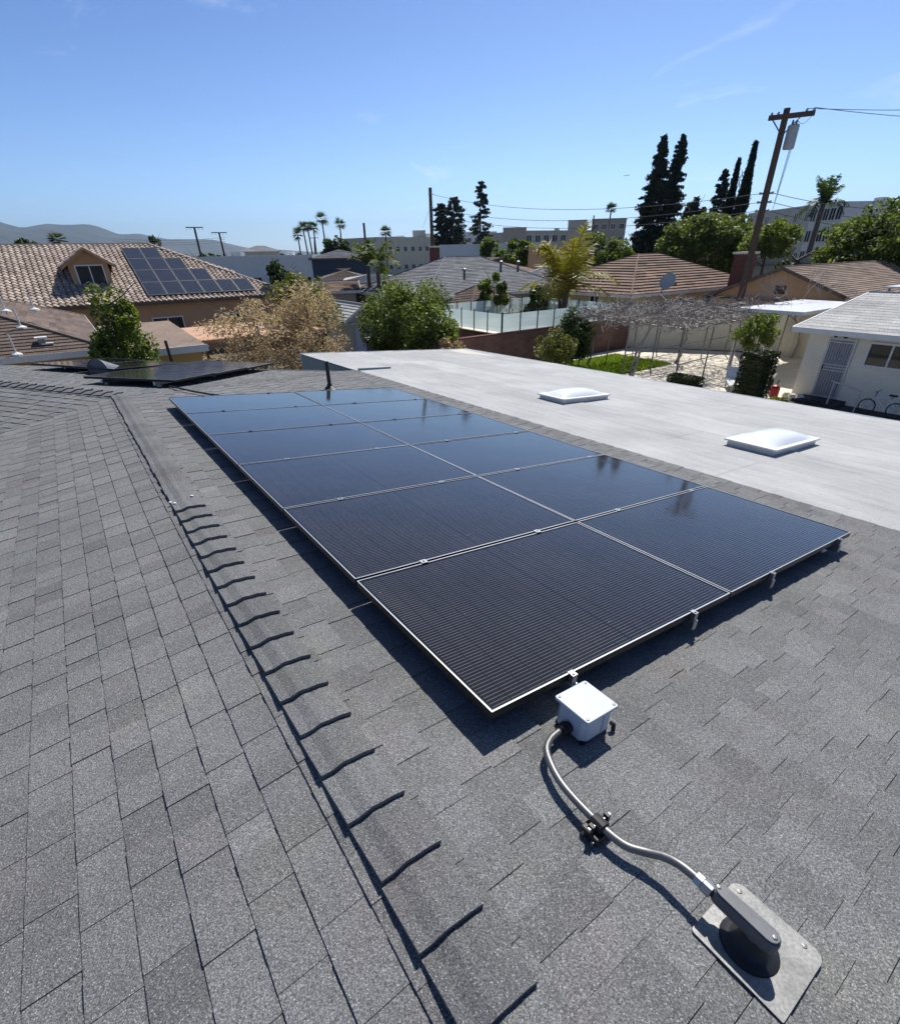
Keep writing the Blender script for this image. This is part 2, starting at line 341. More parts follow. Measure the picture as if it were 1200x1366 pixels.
# ------------------------------------------------------------------ ground and far hills
g=MB(); g.box(-9000,9000,-3000,16000,-1.0,0.0); tag(g.build('ground',M['dirt']),kind='structure')
def hills():
    rng=np.random.default_rng(3); nx,ny=420,60
    # ridge line of the range, by photo column -> height at 9 km
    xs=[-900,-500,-250,-100,0,28,60,108,128,160,185,225,285,330,420,560,800,1300,2200]
    ys=[292,288,300,290,296,303,299,302,305,314,311,319,322,331,336,338,338,336,330]
    vs=[];fs=[]
    for j in range(ny):
        for i in range(nx):
            x=-900+3100*i/(nx-1); y=np.interp(x,xs,ys)
            t=j/(ny-1); p=at(x,y,9000.0); top=max(p.z,8.0)
            s=math.sin(min(t,1-t)*PI) if False else (1-abs(2*t-1))**0.8
            d=6800+ (11200-6800)*t
            q=Vector((p.x,p.y,0))*(d/9000.0)
            rn=mnoise.ridged_multi_fractal((q.x*0.00055,q.y*0.00055,2.3),1.0,2.1,6,1.0,2.0)
            w=0.0
            for k,(f,a) in enumerate(((0.9,1.0),(2.3,0.5),(5.1,0.26),(11.0,0.13))):
                w+=a*math.sin(q.x*0.0011*f+1.7*k+1.3*math.sin(q.y*0.0009*f+k))*math.cos(q.y*0.0013*f+0.8*k)
            z=top*s*(0.93+0.12*rn+0.16*w*(1-s)*3.0)
            vs.append((q.x,q.y,max(z,-2.0) if 0<j<ny-1 else -3.0))
    for j in range(ny-1):
        for i in range(nx-1): fs.append((j*nx+i,j*nx+i+1,(j+1)*nx+i+1,(j+1)*nx+i))
    b=MB(); b.add(vs,fs); o=b.build('mountains',M['hill']); tag(o,kind='structure')
hills()

# ------------------------------------------------------------------ our own house: bent ridge, two low slopes each, flat extension on the right
O=Vector((0.149374,1.278559,3.779327)); Uv=Vector((0.819695,0.562953,-0.105753)).normalized(); Vv=Vector((-0.567992,0.822713,-0.022993))
Vv=(Vv-Uv*Vv.dot(Uv)).normalized(); Nv=Uv.cross(Vv).normalized()
def S(u,v,n=0.0): return O+Uv*u+Vv*v+Nv*n          # slope coordinates: u down the slope, v along the ridge, n up (0 = top of the panels)
def frame(o,x,y):
    x=x.normalized(); y=(y-x*y.dot(x)).normalized(); z=x.cross(y); m=Matrix.Identity(4)
    for i in range(3): m[i][0]=x[i]; m[i][1]=y[i]; m[i][2]=z[i]; m[i][3]=o[i]
    return m
RU=-0.5; RN=-0.14
A=S(RU,8.05,RN); E_=S(4.33,10.0,RN)
wt=Vector((math.sin(R(-68.65)),math.cos(R(-68.65)),0)); wm=Vector((wt.y,-wt.x,0))
if wm.y<0: wm=-wm
bs=R(6.26); Bd=wm*math.cos(bs)-Vector((0,0,math.sin(bs))); Wd=-wm*math.cos(R(8))-Vector((0,0,math.sin(R(8))))
Ld=(-Uv*math.cos(R(14.07))-Nv*math.sin(R(14.07))).normalized()
FS=frame(S(RU,0,RN),-Vv,Uv)       # x = -v, y = down slope
FL=frame(S(RU,0,RN),Vv,Ld)        # x = v
FB=frame(A,-wt,Bd) if (-wt).cross(Bd).z>0 else frame(A,wt,Bd)
FW=frame(A,wt,Wd) if wt.cross(Wd).z>0 else frame(A,-wt,Wd)
sB=1 if FB.col[0].to_3d().dot(wt)>0 else -1; sW=1 if FW.col[0].to_3d().dot(wt)>0 else -1
pal=R(1.37); Pu=(Uv*math.cos(pal)+Nv*math.sin(pal)).normalized()
FP=frame(S(4.33,0,RN+0.004),-Vv,Pu)   # pale extension
HB=Matrix.Translation((1.2,4.2,0)); HI=HB.inverted()
house=thing('house','single storey house in the foreground with grey shingle roof and pale flat extension','house',HB)
def clip(poly,planes):
    for (a,b,d) in planes:
        out=[]; n=len(poly)
        for i in range(n):
            p,q=poly[i],poly[(i+1)%n]; fp=a*p[0]+b*p[1]-d; fq=a*q[0]+b*q[1]-d
            if fp<=0: out.append(p)
            if (fp<0<fq) or (fq<0<fp):
                t=fp/(fp-fq); out.append((p[0]+(q[0]-p[0])*t,p[1]+(q[1]-p[1])*t))
        poly=out
        if len(poly)<3: return None
    return poly
def slope(name,F,poly,thick=0.14,label=None):
    b=MB(); b.prism(poly,-thick,-0.010); o=b.build(name,M['deck'],house,HI@F,label=label); return o
def halfplanes(poly):
    c=np.mean(np.array(poly),axis=0); hp=[]
    for i in range(len(poly)):
        p,q=poly[i],poly[(i+1)%len(poly)]; a,b=q[1]-p[1],-(q[0]-p[0]); d=a*p[0]+b*p[1]
        if a*c[0]+b*c[1]>d: a,b,d=-a,-b,-d
        hp.append((a,b,d))
    return hp
PIECES=[]     # every shingle tooth of every slope: (screen area, slope object, frame, ...)
EXPO=0.1425
def lay(part,F,poly,seed,expo=EXPO):
    rng=random.Random(seed); hp=halfplanes(poly); xs=[p[0] for p in poly]; ys=[p[1] for p in poly]
    i0=int(math.floor(min(ys)/expo)); i1=int(math.ceil(max(ys)/expo)); res=[]
    for i in range(i0,i1):
        x=min(xs)-rng.uniform(0,0.6); high=rng.random()<0.5
        jit=rng.uniform(-0.002,0.002); base=rng.uniform(0.35,0.65)
        while x<max(xs):
            w=rng.uniform(0.09,0.17) if high else rng.uniform(0.07,0.16)
            y0,y1=i*expo-0.035,(i+1)*expo+jit
            pl=clip([(x,y0),(x+w,y0),(x+w,y1),(x,y1)],hp)
            if pl:
                tn=min(1,max(0,base+rng.gauss(0.0,0.19)))
                whole=len(pl)==4 and abs((max(p[0] for p in pl)-min(p[0] for p in pl))-w)<1e-6 and abs((max(p[1] for p in pl)-min(p[1] for p in pl))-(y1-y0))<1e-6
                c=F@Vector((x+w/2,(y0+y1)/2,0)); px_,py_,dz=topx(c)
                vis=dz>0.1 and -10<px_<1210 and -10<py_<1376
                nn=F.col[2].to_3d(); dd=(Vector((0,0,CAMZ))-c)
                area=w*expo*abs(nn.dot(dd.normalized()))/dd.length_squared if vis else 0
                res.append([area,part,x,y0,w,y1-y0,high,tn,pl,whole,rng.uniform(-0.0012,0.0012)])
            x+=w; high=not high
    PIECES.extend(res)
HT={True:(0.0115,0.0030),False:(0.0085,0.0003)}    # top height at the butt and at the upper end
def unit_piece(high,tn):
    b=MB(); h1,h0=HT[high]
    vs=[(0,0,-0.012),(1,0,-0.012),(1,1,-0.012),(0,1,-0.012),(0,0,h0),(1,0,h0),(1,1,h1),(0,1,h1)]
    b.add(vs,[(4,5,6,7),(0,1,5,4),(1,2,6,5),(2,3,7,6),(3,0,4,7)],tn); return b.mesh('shingle',M['shingle'])
UNIT={(h,k):unit_piece(h,(k+0.5)/10) for h in (True,False) for k in range(10)}
def flush_pieces(limit=300):
    PIECES.sort(key=lambda r:-r[0]); n=0; rest={}
    for r in PIECES:
        area,part,x,y0,w,l,high,tn,pl,whole,dz=r
        if n<limit and whole and area>0:
            o=link('shingle',UNIT[(high,min(9,int(tn*10)))],part,Matrix.Translation((x,y0,dz))@Matrix.Diagonal((w-0.0015,l,1,1))); n+=1
        else:
            b=rest.setdefault(part.name,(part,MB()))[1]; h1,h0=HT[high]; k=len(pl)
            zt=lambda p:h0+(h1-h0)*(p[1]-y0)/l+dz
            # pull the polygon in a hair along x so that the joint stays open
            cx=sum(p[0] for p in pl)/k
            q=[(p[0]-0.0008 if p[0]>cx else p[0]+0.0008,p[1]) for p in pl]
            vs=[(p[0],p[1],-0.012) for p in q]+[(p[0],p[1],zt(p)) for p in q]
            b.add(vs,[tuple(range(k,2*k))]+[(i,(i+1)%k,k+(i+1)%k,k+i) for i in range(k)],tn)
    for part,b in rest.values():
        b.build('shingle_field',M['shingle'],part,kind='stuff')
# main slope carrying the panels
polyS=[(2.6,0.0),(2.6,4.83),(-10.0,4.83),(-8.05,0.0)]
sS=slope('roof_slope',FS,polyS,label='low grey shingle slope under the solar panels'); lay(sS,FS,polyS,1)
polyL=[(-2.6,0.0),(8.05,0.0),(7.9,1.5),(7.4,3.5),(6.9,5.2),(-2.6,5.2)]
polyLx=[(-2.6,0.0),(8.10,0.0),(8.10,5.2),(-2.6,5.2)]
valL=[(-2.6,0.0),(8.07,0.0),(7.36,3.2),(6.9,5.2),(-2.6,5.2)]
sL=slope('roof_slope',FL,valL,label='grey shingle slope left of the ridge'); lay(sL,FL,valL,2)
polyW=[(0.0,0.0),(9.0*sW,0.0),(9.0*sW,4.4),(3.9*sW,4.4)] 
polyWr=[(-0.05*sW,0.0),(9.0*sW,0.0),(9.0*sW,4.4),(-1.0*sW,4.4)]
sW_=slope('roof_slope',FW,polyW,label='near slope of the angled wing'); 
polyB=[(0.0,0.0),(-1.11*sB,5.11),(-0.1*sB,4.9),(5.6*sB,2.0),(9.0*sB,0.6),(9.0*sB,0.0)]
sB_=slope('roof_slope',FB,polyB,label='far slope of the angled wing'); lay(sB_,FB,polyB,4)
# the valley: keep only the part of the wing slope on its own side
vd=FW.inverted()@FL; 
nL_=FL.col[2].to_3d(); oL=FL.translation; mW=FW.to_3x3()
aW=(mW.transposed()@nL_); dW=nL_.dot(oL-FW.translation)
# points of W higher than plane L:  aW.x*x + aW.y*y > dW
def lay_wing():
    pw=[(-0.4*sW,0.0),(9.0*sW,0.0),(9.0*sW,4.4),(-0.4*sW,4.4)]
    if sW<0: pw=pw[::-1]
    q=clip(pw,[(-aW.x,-aW.y,-dW+0.003)])
    lay(sW_,FW,q,3); return q
qW=lay_wing()
flush_pieces(300)

# ridge caps: bent pieces lapped along the ridge
def cap_mesh(length,flip,w1=0.098,w2=0.108,d1=R(14.07),d2=0.0,th=0.018):
    """x along the ridge, y across; butt end at x=0 (or at x=length when flip)"""
    prof=[(-w1,-w1*math.tan(d1)+0.012),(-w1*0.55,-w1*0.55*math.tan(d1)+0.018),(-0.016,0.016),(0.0,0.018),(0.018,0.017),(w2*0.6,0.016-w2*0.6*math.tan(d2)),(w2,0.023-w2*math.tan(d2))]
    b=MB(); n=len(prof); rows=[]
    for k,(x,dz) in enumerate(((0.0,th),(length*0.5,th*0.45),(length+0.03,-0.004))):
        xx=x if not flip else length-x
        rows.append([(xx,y,z+dz) for y,z in prof]); rows.append([(xx,y,z+dz-0.017) for y,z in prof])
    vs=[p for r in rows for p in r]; fs=[]
    for k in (0,1):
        t0,t1=2*k*n,2*(k+1)*n
        for i in range(n-1): fs.append((t0+i,t0+i+1,t1+i+1,t1+i) if not flip else (t0+i,t1+i,t1+i+1,t0+i+1))
        for i,rev in ((0,0),(n-1,1)): fs.append((t0+i,t1+i,t1+n+i,t0+n+i))
    for i in range(n-1): fs.append((i,n+i,n+i+1,i+1))
    b.add(vs,fs,0.5); return b
RM=frame(S(RU,0,RN),Vv,-Uv) # x=v, y=-u, z up
capsM=[]
for flip in (False,True):
    for k in range(5):
        b=cap_mesh(0.211,flip,w1=0.108,w2=0.098,d1=0.0,d2=R(14.07)); b.t=[(k+0.5)/5]*len(b.t); capsM.append(b.mesh('ridge_cap',M['cap']))
x=-2.56; i=0; rr=random.Random(5)
while x<7.95:
    flip=x>3.08
    o=link('ridge_cap',capsM[(5 if flip else 0)+rr.randrange(5)],house,HI@RM@Matrix.Translation((x,rr.uniform(-.004,.004),0))@Matrix.Rotation(rr.uniform(-.012,.012),4,'Z'))
    x+=0.211; i+=1
RW=frame(A,wt,wm) if wt.cross(wm).z>0 else frame(A,-wt,wm)
sg=1 if RW.col[0].to_3d().dot(wt)>0 else -1
for k in range(42):
    xx=0.03+0.211*k; flip=(sg<0)
    b_=None
    if k==0:
        wcap=[]
        for q in range(4):
            b=cap_mesh(0.211,flip,w1=0.105,w2=0.105,d1=bs*0+R(8),d2=R(6.3)); b.t=[(q+0.5)/4]*len(b.t); wcap.append(b.mesh('ridge_cap',M['cap']))
    link('ridge_cap',wcap[rr.randrange(4)],house,HI@RW@Matrix.Translation((sg*xx-(0.211 if sg<0 else 0),0,0.002)))
# hip caps between the panel slope and the wing's far slope
hd=(E_-A); hl=hd.length; RH=frame(A,hd,Nv.cross(hd))
hcap=[]
for q in range(4):
    b=cap_mesh(0.211,True,w1=0.10,w2=0.10,d1=R(1.5),d2=R(1.5),th=0.007); b.t=[(q+0.5)/4]*len(b.t); hcap.append(b.mesh('ridge_cap',M['cap']))
x=0.1
while x<hl-0.1:
    link('ridge_cap',hcap[rr.randrange(4)],house,HI@RH@Matrix.Translation((x,0,-0.004))); x+=0.211
# exposed sealant dabs on the last cap
for (du,dv) in ((-0.60,3.13),(-0.575,3.10),(-0.44,3.17)):
    b=MB(); b.lathe([(0.013,0.0),(0.011,0.004),(0.004,0.006)],7); b.build('sealant_dab',M['white'],house,HI@frame(S(du,dv,RN+ (0.026 if du>-0.5 else 0.012)),Uv,Vv))

# pale flat extension with lapped roll roofing
PW=5.7; PV0,PV1=-5.0,13.57
b=MB(); b.prism([(-PV1,0.0),(-PV0,0.0),(-PV0,PW),(-PV1,PW)],-0.16,-0.006); ext=b.build('flat_roof',M['fascia_grey'],house,HI@FP)
ns=6; sw=PW/ns; rr=random.Random(11)
for i in range(ns):
    cuts=[-PV1]; xx=-PV1+rr.uniform(2.0,6.0)
    while xx<-PV0: cuts.append(xx); xx+=rr.uniform(6.5,9.5)
    cuts.append(-PV0)
    for k in range(len(cuts)-1):
        x0,x1=cuts[k],cuts[k+1]+(0.06 if k<len(cuts)-2 else 0); n=int((x1-x0)/0.25)+2; bb=MB(); tn=rr.random()
        z_=lambda x,y:0.0022*math.sin(x*3.1+i)+0.0018*math.sin(x*7.3+2*i+y*5)
        for j in range(n-1):
            xa=x0+(x1-x0)*j/(n-1); xb=x0+(x1-x0)*(j+1)/(n-1); ya=i*sw-0.05*(i>0)-0.012; yb=(i+1)*sw+(0.02 if i==ns-1 else 0)
            w0=0.006*math.sin(xa*1.3+i*2); w1=0.006*math.sin(xb*1.3+i*2)
            up=0.003+0.002*(k%2)
            bb.add([(xa,ya+w0 if i else ya,z_(xa,ya)+up-0.002),(xb,ya+w1 if i else ya,z_(xb,ya)+up-0.002),(xb,yb+w1,z_(xb,yb)+up+0.011),(xa,yb+w0,z_(xa,yb)+up+0.011),(xb,yb+w1,-0.004),(xa,yb+w0,-0.004)],[(0,1,2,3),(3,2,4,5)],tn)
        bb.build('roofing_sheet',M['pale'],ext,smooth=False)
b=MB(); b.box(-PV1-0.02,-PV1,-0.05,PW+0.03,-0.17,0.02); b.box(-PV1-0.02,-PV0,PW+0.021,PW+0.045,-0.17,0.022); b.build('edge_metal',M['whitemetal'],ext)
b=MB(); b.box(-PV1+0.01,-9.0,-0.012,0.012,-1.3,-0.012); b.build('side_wall',M['fascia_grey'],ext)
b=MB(); b.box(-10.08,-10.03,0.02,0.85,0.004,0.05); b.build('flashing_strip',M['fascia_grey'],ext)
# walls under the roofs
b=MB()
ft=[S(RU-4.2,-2.2),S(4.2,-2.2),S(4.2,9.6),A+Bd*4.0,A+wt*4.4+Bd*2.0,A+wt*8+Bd*0.3,A+wt*8+Wd*3.6]
b.prism([((HI@p).x,(HI@p).y) for p in ft],0.0,2.55); b.build('wall',M['cream'],house)
b=MB(); ft=[S(4.5,-4.6),S(9.6,-4.6),S(9.6,13.2),S(4.5,13.2)]
b.prism([((HI@p).x,(HI@p).y) for p in ft],0.0,2.5); b.build('wall',M['cream'],house)

# ------------------------------------------------------------------ solar panels on the main slope
PWX,PHY,GX,GY=1.722,1.134,1.733,1.154
def frame_mesh():
    b=MB(); w=0.011; t=0.035
    for (x0,x1,y0,y1) in ((0,PWX,0,w),(0,PWX,PHY-w,PHY),(0,w,w,PHY-w),(PWX-w,PWX,w,PHY-w)): b.box(x0,x1,y0,y1,-t,0)
    return b.mesh('frame',M['frame'])
def lip_mesh(L=PWX,W=PHY,w=0.0065):  # thin strip on the black frame, its sunlit brightness put into the colour
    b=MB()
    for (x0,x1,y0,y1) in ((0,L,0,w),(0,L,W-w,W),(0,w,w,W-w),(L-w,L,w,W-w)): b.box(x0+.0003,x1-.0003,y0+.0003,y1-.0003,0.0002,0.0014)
    return b.mesh('frame_lip_glare',M['lip'])
def cell_mesh():
    b=MB(); b.box(0.0105,PWX-0.0105,0.0105,PHY-0.0105,-0.010,-0.0018); return b.mesh('glass',M['cells'])
def back_mesh():
    b=MB(); b.box(0.03,PWX-0.03,0.03,PHY-0.03,-0.016,-0.0105); b.box(0.78,0.94,PHY-0.16,PHY-0.06,-0.034,-0.016); return b.mesh('back_sheet',M['black'])
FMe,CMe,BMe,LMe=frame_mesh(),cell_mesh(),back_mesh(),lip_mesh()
rown=['first','second','third','fourth','fifth','sixth']
def panel(mw,label,group):
    t=thing('solar_panel',label,'solar panel',mw,group)
    link('frame_lip_glare',LMe,link('frame',FMe,t)); link('glass',CMe,t); link('back_sheet',BMe,t); return t
PF=frame(S(0,0,0),Uv,Vv)
rp=random.Random(21)
for j in range(6):
    for i in range(2):
        side='column beside the ridge' if i==0 else 'column beside the pale roof'
        row=['nearest','second','third','fourth','fifth','farthest'][j]
        tilt=Matrix.Rotation(rp.uniform(-.0022,.0022),4,'X')@Matrix.Rotation(rp.uniform(-.0022,.0022),4,'Y')
        panel(PF@Matrix.Translation((i*GX,j*GY+0.010,rp.uniform(-.001,.001)))@tilt,'black solar panel of the big array, %s row, %s'%(row,side),'panels of the big array')
RAILS=(0.43,1.345,2.20,3.22)
for k,ru in enumerate(RAILS):
    nm=['ridge side','left of the centre joint','right of the centre joint','pale roof side'][k]
    t=thing('mounting_rail','aluminium mounting rail under the big array, %s'%(['leftmost, beside the ridge','second from the ridge','third from the ridge','rightmost, beside the pale roof'][k]),'rail',PF@Matrix.Translation((ru,0,RN)),'rails of the big array')
    b=MB(); b.box(-0.018,0.018,-0.022,6*GY+0.05,0.048,0.100); b.box(-0.010,0.010,-0.023,6*GY+0.051,0.058,0.090,0.3); b.build('rail',M['alu'],t,bevel=0.002)
    for f in range(6):
        y=0.10+f*1.30
        b=MB(); b.box(-0.03,0.05,y-0.045,y+0.045,0.0125,0.0165); b.box(0.0185,0.0245,y-0.022,y+0.022,0.0165,0.088); b.box(0.0245,0.05,y-0.022,y+0.022,0.0165,0.023)
        b.tube([(0.012,y,0.075),(0.034,y,0.075)],0.006,6); b.build('foot',M['alu'],t)
    # clamps: end clamps at both ends, mid clamps between the rows
    b=MB(); b.box(-0.014,0.014,-0.014,0.008,0.100,0.1445); b.box(-0.014,0.014,0.001,0.018,0.1415,0.1455); b.tube([(0,-0.003,0.1445),(0,-0.003,0.150)],0.006,6); b.build('end_clamp',M['alu'],t)
    b=MB(); yb=6*GY-0.006; b.box(-0.016,0.016,yb,yb+0.025,0.100,0.146); b.box(-0.016,0.016,yb-0.012,yb+0.002,0.1405,0.146); b.build('end_clamp',M['alu'],t)
    for j in range(1,6):
        y=j*GY; b=MB(); b.box(-0.020,0.020,y-0.019,y+0.019,0.1412,0.1452); b.box(-0.006,0.006,y-0.006,y+0.006,0.1,0.1412); b.tube([(0,y,0.1452),(0,y,0.1515)],0.0065,6); b.build('mid_clamp',M['black' if j>3 else 'alu'],t)
# grounding lug and skirt shadow line on the front edge
# ------------------------------------------------------------------ array on the wing's far slope
def far_panel(mw,label,group,L,Wd_):
    t=thing('solar_panel',label,'solar panel',mw,group)
    b=MB(); w=0.012
    for (x0,x1,y0,y1) in ((0,L,0,w),(0,L,Wd_-w,Wd_),(0,w,w,Wd_-w),(L-w,L,w,Wd_-w)): b.box(x0,x1,y0,y1,-0.035,0)
    link('frame_lip_glare',lip_mesh(L,Wd_),b.build('frame',M['frame'],t))
    b=MB(); b.box(0.011,L-0.011,0.011,Wd_-0.011,-0.012,-0.002); b.build('glass',M['cells'],t)
    b=MB(); b.box(0.03,L-0.03,0.03,Wd_-0.03,-0.018,-0.0125); b.build('back_sheet',M['black'],t)
    return t
FBt=frame(A,wt,Bd)     # t along the wing ridge, s down its far slope (z may point down, so build with own frame)
def Bp(t,s,h): return A+wt*t+Bd*s+(FB.col[2].to_3d())*h
xax=(Bp(-0.02,0.89,0)-Bp(1.5,0.56,0)).normalized(); zB=FB.col[2].to_3d(); yax=zB.cross(xax)
for k in range(3):
    o_=Bp(1.5,0.58,0.135)+yax*(k*1.15); far_panel(frame(o_,xax,yax+zB*0.012),'black solar panel in the small raised array beyond the ridge, %s one'%['nearest','middle','farthest'][k],'panels of the small raised array',1.66,1.134)
for k in range(2):
    t=thing('mounting_rail','rail under the small raised array, %s of the two'%['left','right'][k],'rail',frame(Bp(1.5,0.58,0)+xax*(0.35+0.95*k),xax,yax),'rails of the small array')
    b=MB(); b.box(-0.018,0.018,-0.04,3.5,0.045,0.097); b.build('rail',M['alu'],t)
    for q in range(3):
        b=MB(); b.box(-0.03,0.03,0.05+q*1.55,0.11+q*1.55,0.012,0.045); b.build('foot',M['alu'],t)
for k in range(2):
    o_=Bp(4.44-1.16*k,1.62+0.02*k,0.135); far_panel(frame(o_,(Bp(2.28,1.66,0)-Bp(4.44,1.62,0)),yax),'black solar panel behind the metal vent, %s of the pair'%['farther left','nearer the vent'][k],'panels behind the metal vent',1.13,1.70)
t=thing('mounting_rail','rail holding up the pair of panels behind the metal vent','rail',frame(Bp(4.3,2.0,0),(Bp(2.28,2.04,0)-Bp(4.44,2.0,0)),yax))
b=MB(); b.box(-0.1,2.3,-0.018,0.018,0.045,0.098); b.build('rail',M['alu'],t)
for q in (0.3,1.2,2.1):
    b=MB(); b.box(q-0.03,q+0.03,-0.03,0.03,0.012,0.045); b.build('foot',M['alu'],t)
# rail stub with a strut that reaches from the small array toward the big one
t=thing('conduit_strut','short black conduit lying between the small array and the big array','conduit',frame(S(0.42,7.35,RN),Uv,Vv))
b=MB(); b.tube([(-0.18,1.1,0.05),(0.05,0.55,0.045),(0.30,0.12,0.04)],0.014,8); b.build('conduit',M['black'],t)
b=MB(); b.box(0.27,0.33,0.06,0.13,0.012,0.075); b.build('bracket',M['alu'],t)

# half-dome metal vent
t=thing('roof_vent','shiny galvanised half cone dormer vent between the two small arrays','vent',frame(Bp(2.62,1.45,0.012),-wt,Bd))
t.matrix_basis=frame(Bp(2.95,1.75,0.012),-wt,zB.cross(-wt))
b=MB(); n=18; rad=0.30; vs=[];fs=[]
for k in range(n+1):
    a=PI*k/n; vs.append((0.0-rad*math.cos(a)*1.0+0.30,0.0-0.06,rad*0.95*math.sin(a)))
for k in range(n+1):
    a=PI*k/n; vs.append((0.30-rad*0.12*math.cos(a)-0.10,0.75,rad*0.05*math.sin(a)))
for k in range(n): fs.append((k,n+1+k,n+2+k,k+1))
b.add(vs,fs); b.build('hood',M['galv'],t,smooth=True)
b=MB(); b.box(-0.12,0.75,-0.14,0.95,0.0,0.004); b.build('flange',M['galv'],t)
b=MB(); b.prism([(0.30-rad*0.97*math.cos(PI*k/n),rad*0.92*math.sin(PI*k/n)) for k in range(n+1)],-0.002,0.002)
b.v=[(p[0],-0.045+p[2],p[1]+0.005) for p in b.v]; b.build('louvre',M['castgrey'],t)

# black plumbing vent pipe behind the array
t=thing('vent_pipe','black plumbing vent pipe standing just behind the far edge of the big array','vent pipe',Matrix.Translation(S(2.71,7.83,RN)))
b=MB(); b.tube([(0,0,-0.02),(0,0,0.47)],0.034,14); b.build('pipe',M['pipe'],t,smooth=False)
b=MB(); b.lathe([(0.12,0.008),(0.11,0.014),(0.048,0.06),(0.042,0.09)],16); b.build('boot',M['pipe'],t)

# ------------------------------------------------------------------ junction box, conduit and flashed conduit entry in front of the array
JF=frame(S(0.262,-0.226,RN),Uv,Vv)
t=thing('junction_box','pale grey square plastic junction box below the near panel edge','junction box',JF)
b=MB(); c=0.022; sx,sy=0.178,0.170; ii=0.008
poly=[(ii+c,ii),(sx-ii-c,ii),(sx-ii,ii+c),(sx-ii,sy-ii-c),(sx-ii-c,sy-ii),(ii+c,sy-ii),(ii,sy-ii-c),(ii,ii+c)]
b.prism(poly,0.030,0.132); b.build('body',M['pvcbox'],t,bevel=0.003)
b=MB(); b.box(sx*0.60,sx*0.635,ii-0.004,ii+0.01,0.034,0.128); b.box(ii-0.004,ii+0.01,sy*0.55,sy*0.585,0.034,0.128); b.build('corner_rib',M['pvcbox'],t,bevel=0.002)
b=MB(); r_=0.010
pl=[]
for (cx_,cy_,a0) in ((sx-r_,sy-r_,0),(r_,sy-r_,90),(r_,r_,180),(sx-r_,r_,270)):
    for q in range(5): a=R(a0+22.5*q); pl.append((cx_+r_*math.cos(a),cy_+r_*math.sin(a)))
b.prism(pl,0.1325,0.146); b.build('lid',M['pvcbox'],t,bevel=0.002)
for (px_,py_) in ((0.014,0.014),(sx-0.014,0.014),(0.014,sy-0.014),(sx-0.014,sy-0.014)):
    b=MB(); b.lathe([(0.0055,0.146),(0.0055,0.1485),(0.003,0.1492)],10,(px_,py_,0)); b.build('screw',M['galv'],t)
b=MB(); b.tube([(0.012,0.085,0.055),(-0.035,0.085,0.055)],[0.024,0.022],12); b.tube([(-0.005,0.085,0.055),(-0.016,0.085,0.055)],0.029,8); b.build('cable_gland',M['black'],t)
for (px_,py_) in ((0.02,0.02),(sx-0.02,0.02),(0.02,sy-0.02),(sx-0.02,sy-0.02)):
    b=MB(); b.box(px_-0.004,px_+0.016 if px_<.1 else px_+0.004,py_-0.006,py_+0.006,0.010,0.031); b.build('foot',M['black'],t)
b=MB(); b.tube([(0.175,0.015,0.045),(0.185,0.005,0.04),(0.183,0.0,0.014)],0.009,8); b.build('drain_plug',M['black'],t)

# conduit: local frame of slope
t=thing('conduit','bent silver metal conduit snaking from the junction box to the flashed roof entry','conduit',frame(S(0,0,RN),Uv,Vv))
def spline(P,n=10):
    P=[Vector(p) for p in P]; Q=[P[0]*2-P[1]]+P+[P[-1]*2-P[-2]]; out=[]
    for i in range(1,len(Q)-2):
        for k in range(n):
            s=k/n; a,b_,c_,d=Q[i-1],Q[i],Q[i+1],Q[i+2]
            out.append(0.5*((2*b_)+(c_-a)*s+(2*a-5*b_+4*c_-d)*s*s+(3*b_-a-3*c_+d)*s**3))
    out.append(P[-1]); return out
cp=[(0.222,-0.140,0.055),(0.165,-0.150,0.057),(0.112,-0.180,0.060),(0.078,-0.235,0.060),(0.055,-0.300,0.058),(0.046,-0.370,0.056),(0.044,-0.450,0.055),(0.046,-0.520,0.055),(0.058,-0.575,0.056),(0.085,-0.622,0.066),(0.106,-0.665,0.082),(0.113,-0.710,0.095),(0.114,-0.760,0.100),(0.114,-0.800,0.100)]
b=MB(); b.tube(spline(cp,8),0.0135,14); b.build('tube',M['galv'],t,smooth=True)
b=MB(); b.tube([(0.114,-0.752,0.100),(0.114,-0.772,0.100)],0.018,6); b.tube([(0.114,-0.774,0.100),(0.114,-0.800,0.100)],0.0195,12); b.build('coupling',M['alu'],t)
sup=thing('conduit_clamp','black strut clamp holding the conduit midway on a small roof foot','clamp',frame(S(0.044,-0.478,RN),Uv,Vv))
b=MB(); b.box(-0.042,0.034,-0.034,0.034,0.012,0.042); b.build('strut_block',M['black'],sup,bevel=0.004)
b=MB(); b.tube([(0,-0.022,0.055),(0,0.022,0.055)],0.024,12); b.build('strap',M['black'],sup)
for sx_ in (-1,1):
    b=MB(); b.box(sx_*0.036-0.006,sx_*0.036+0.006,-0.009,0.009,0.02,0.075); b.build('strap_ear',M['black'],sup)
    b=MB(); b.tube([(sx_*0.046,0,0.062),(sx_*0.022,0,0.062)],0.004,6); b.tube([(sx_*0.050,0,0.062),(sx_*0.043,0,0.062)],0.0075,6); b.build('bolt',M['alu'],sup)
for (sx_,sy_) in ((-0.045,-0.02),(-0.040,0.02)):
    b=MB(); b.tube([(sx_,sy_,0.012),(sx_,sy_,0.030)],0.0055,6); b.build('bolt',M['alu'],sup)

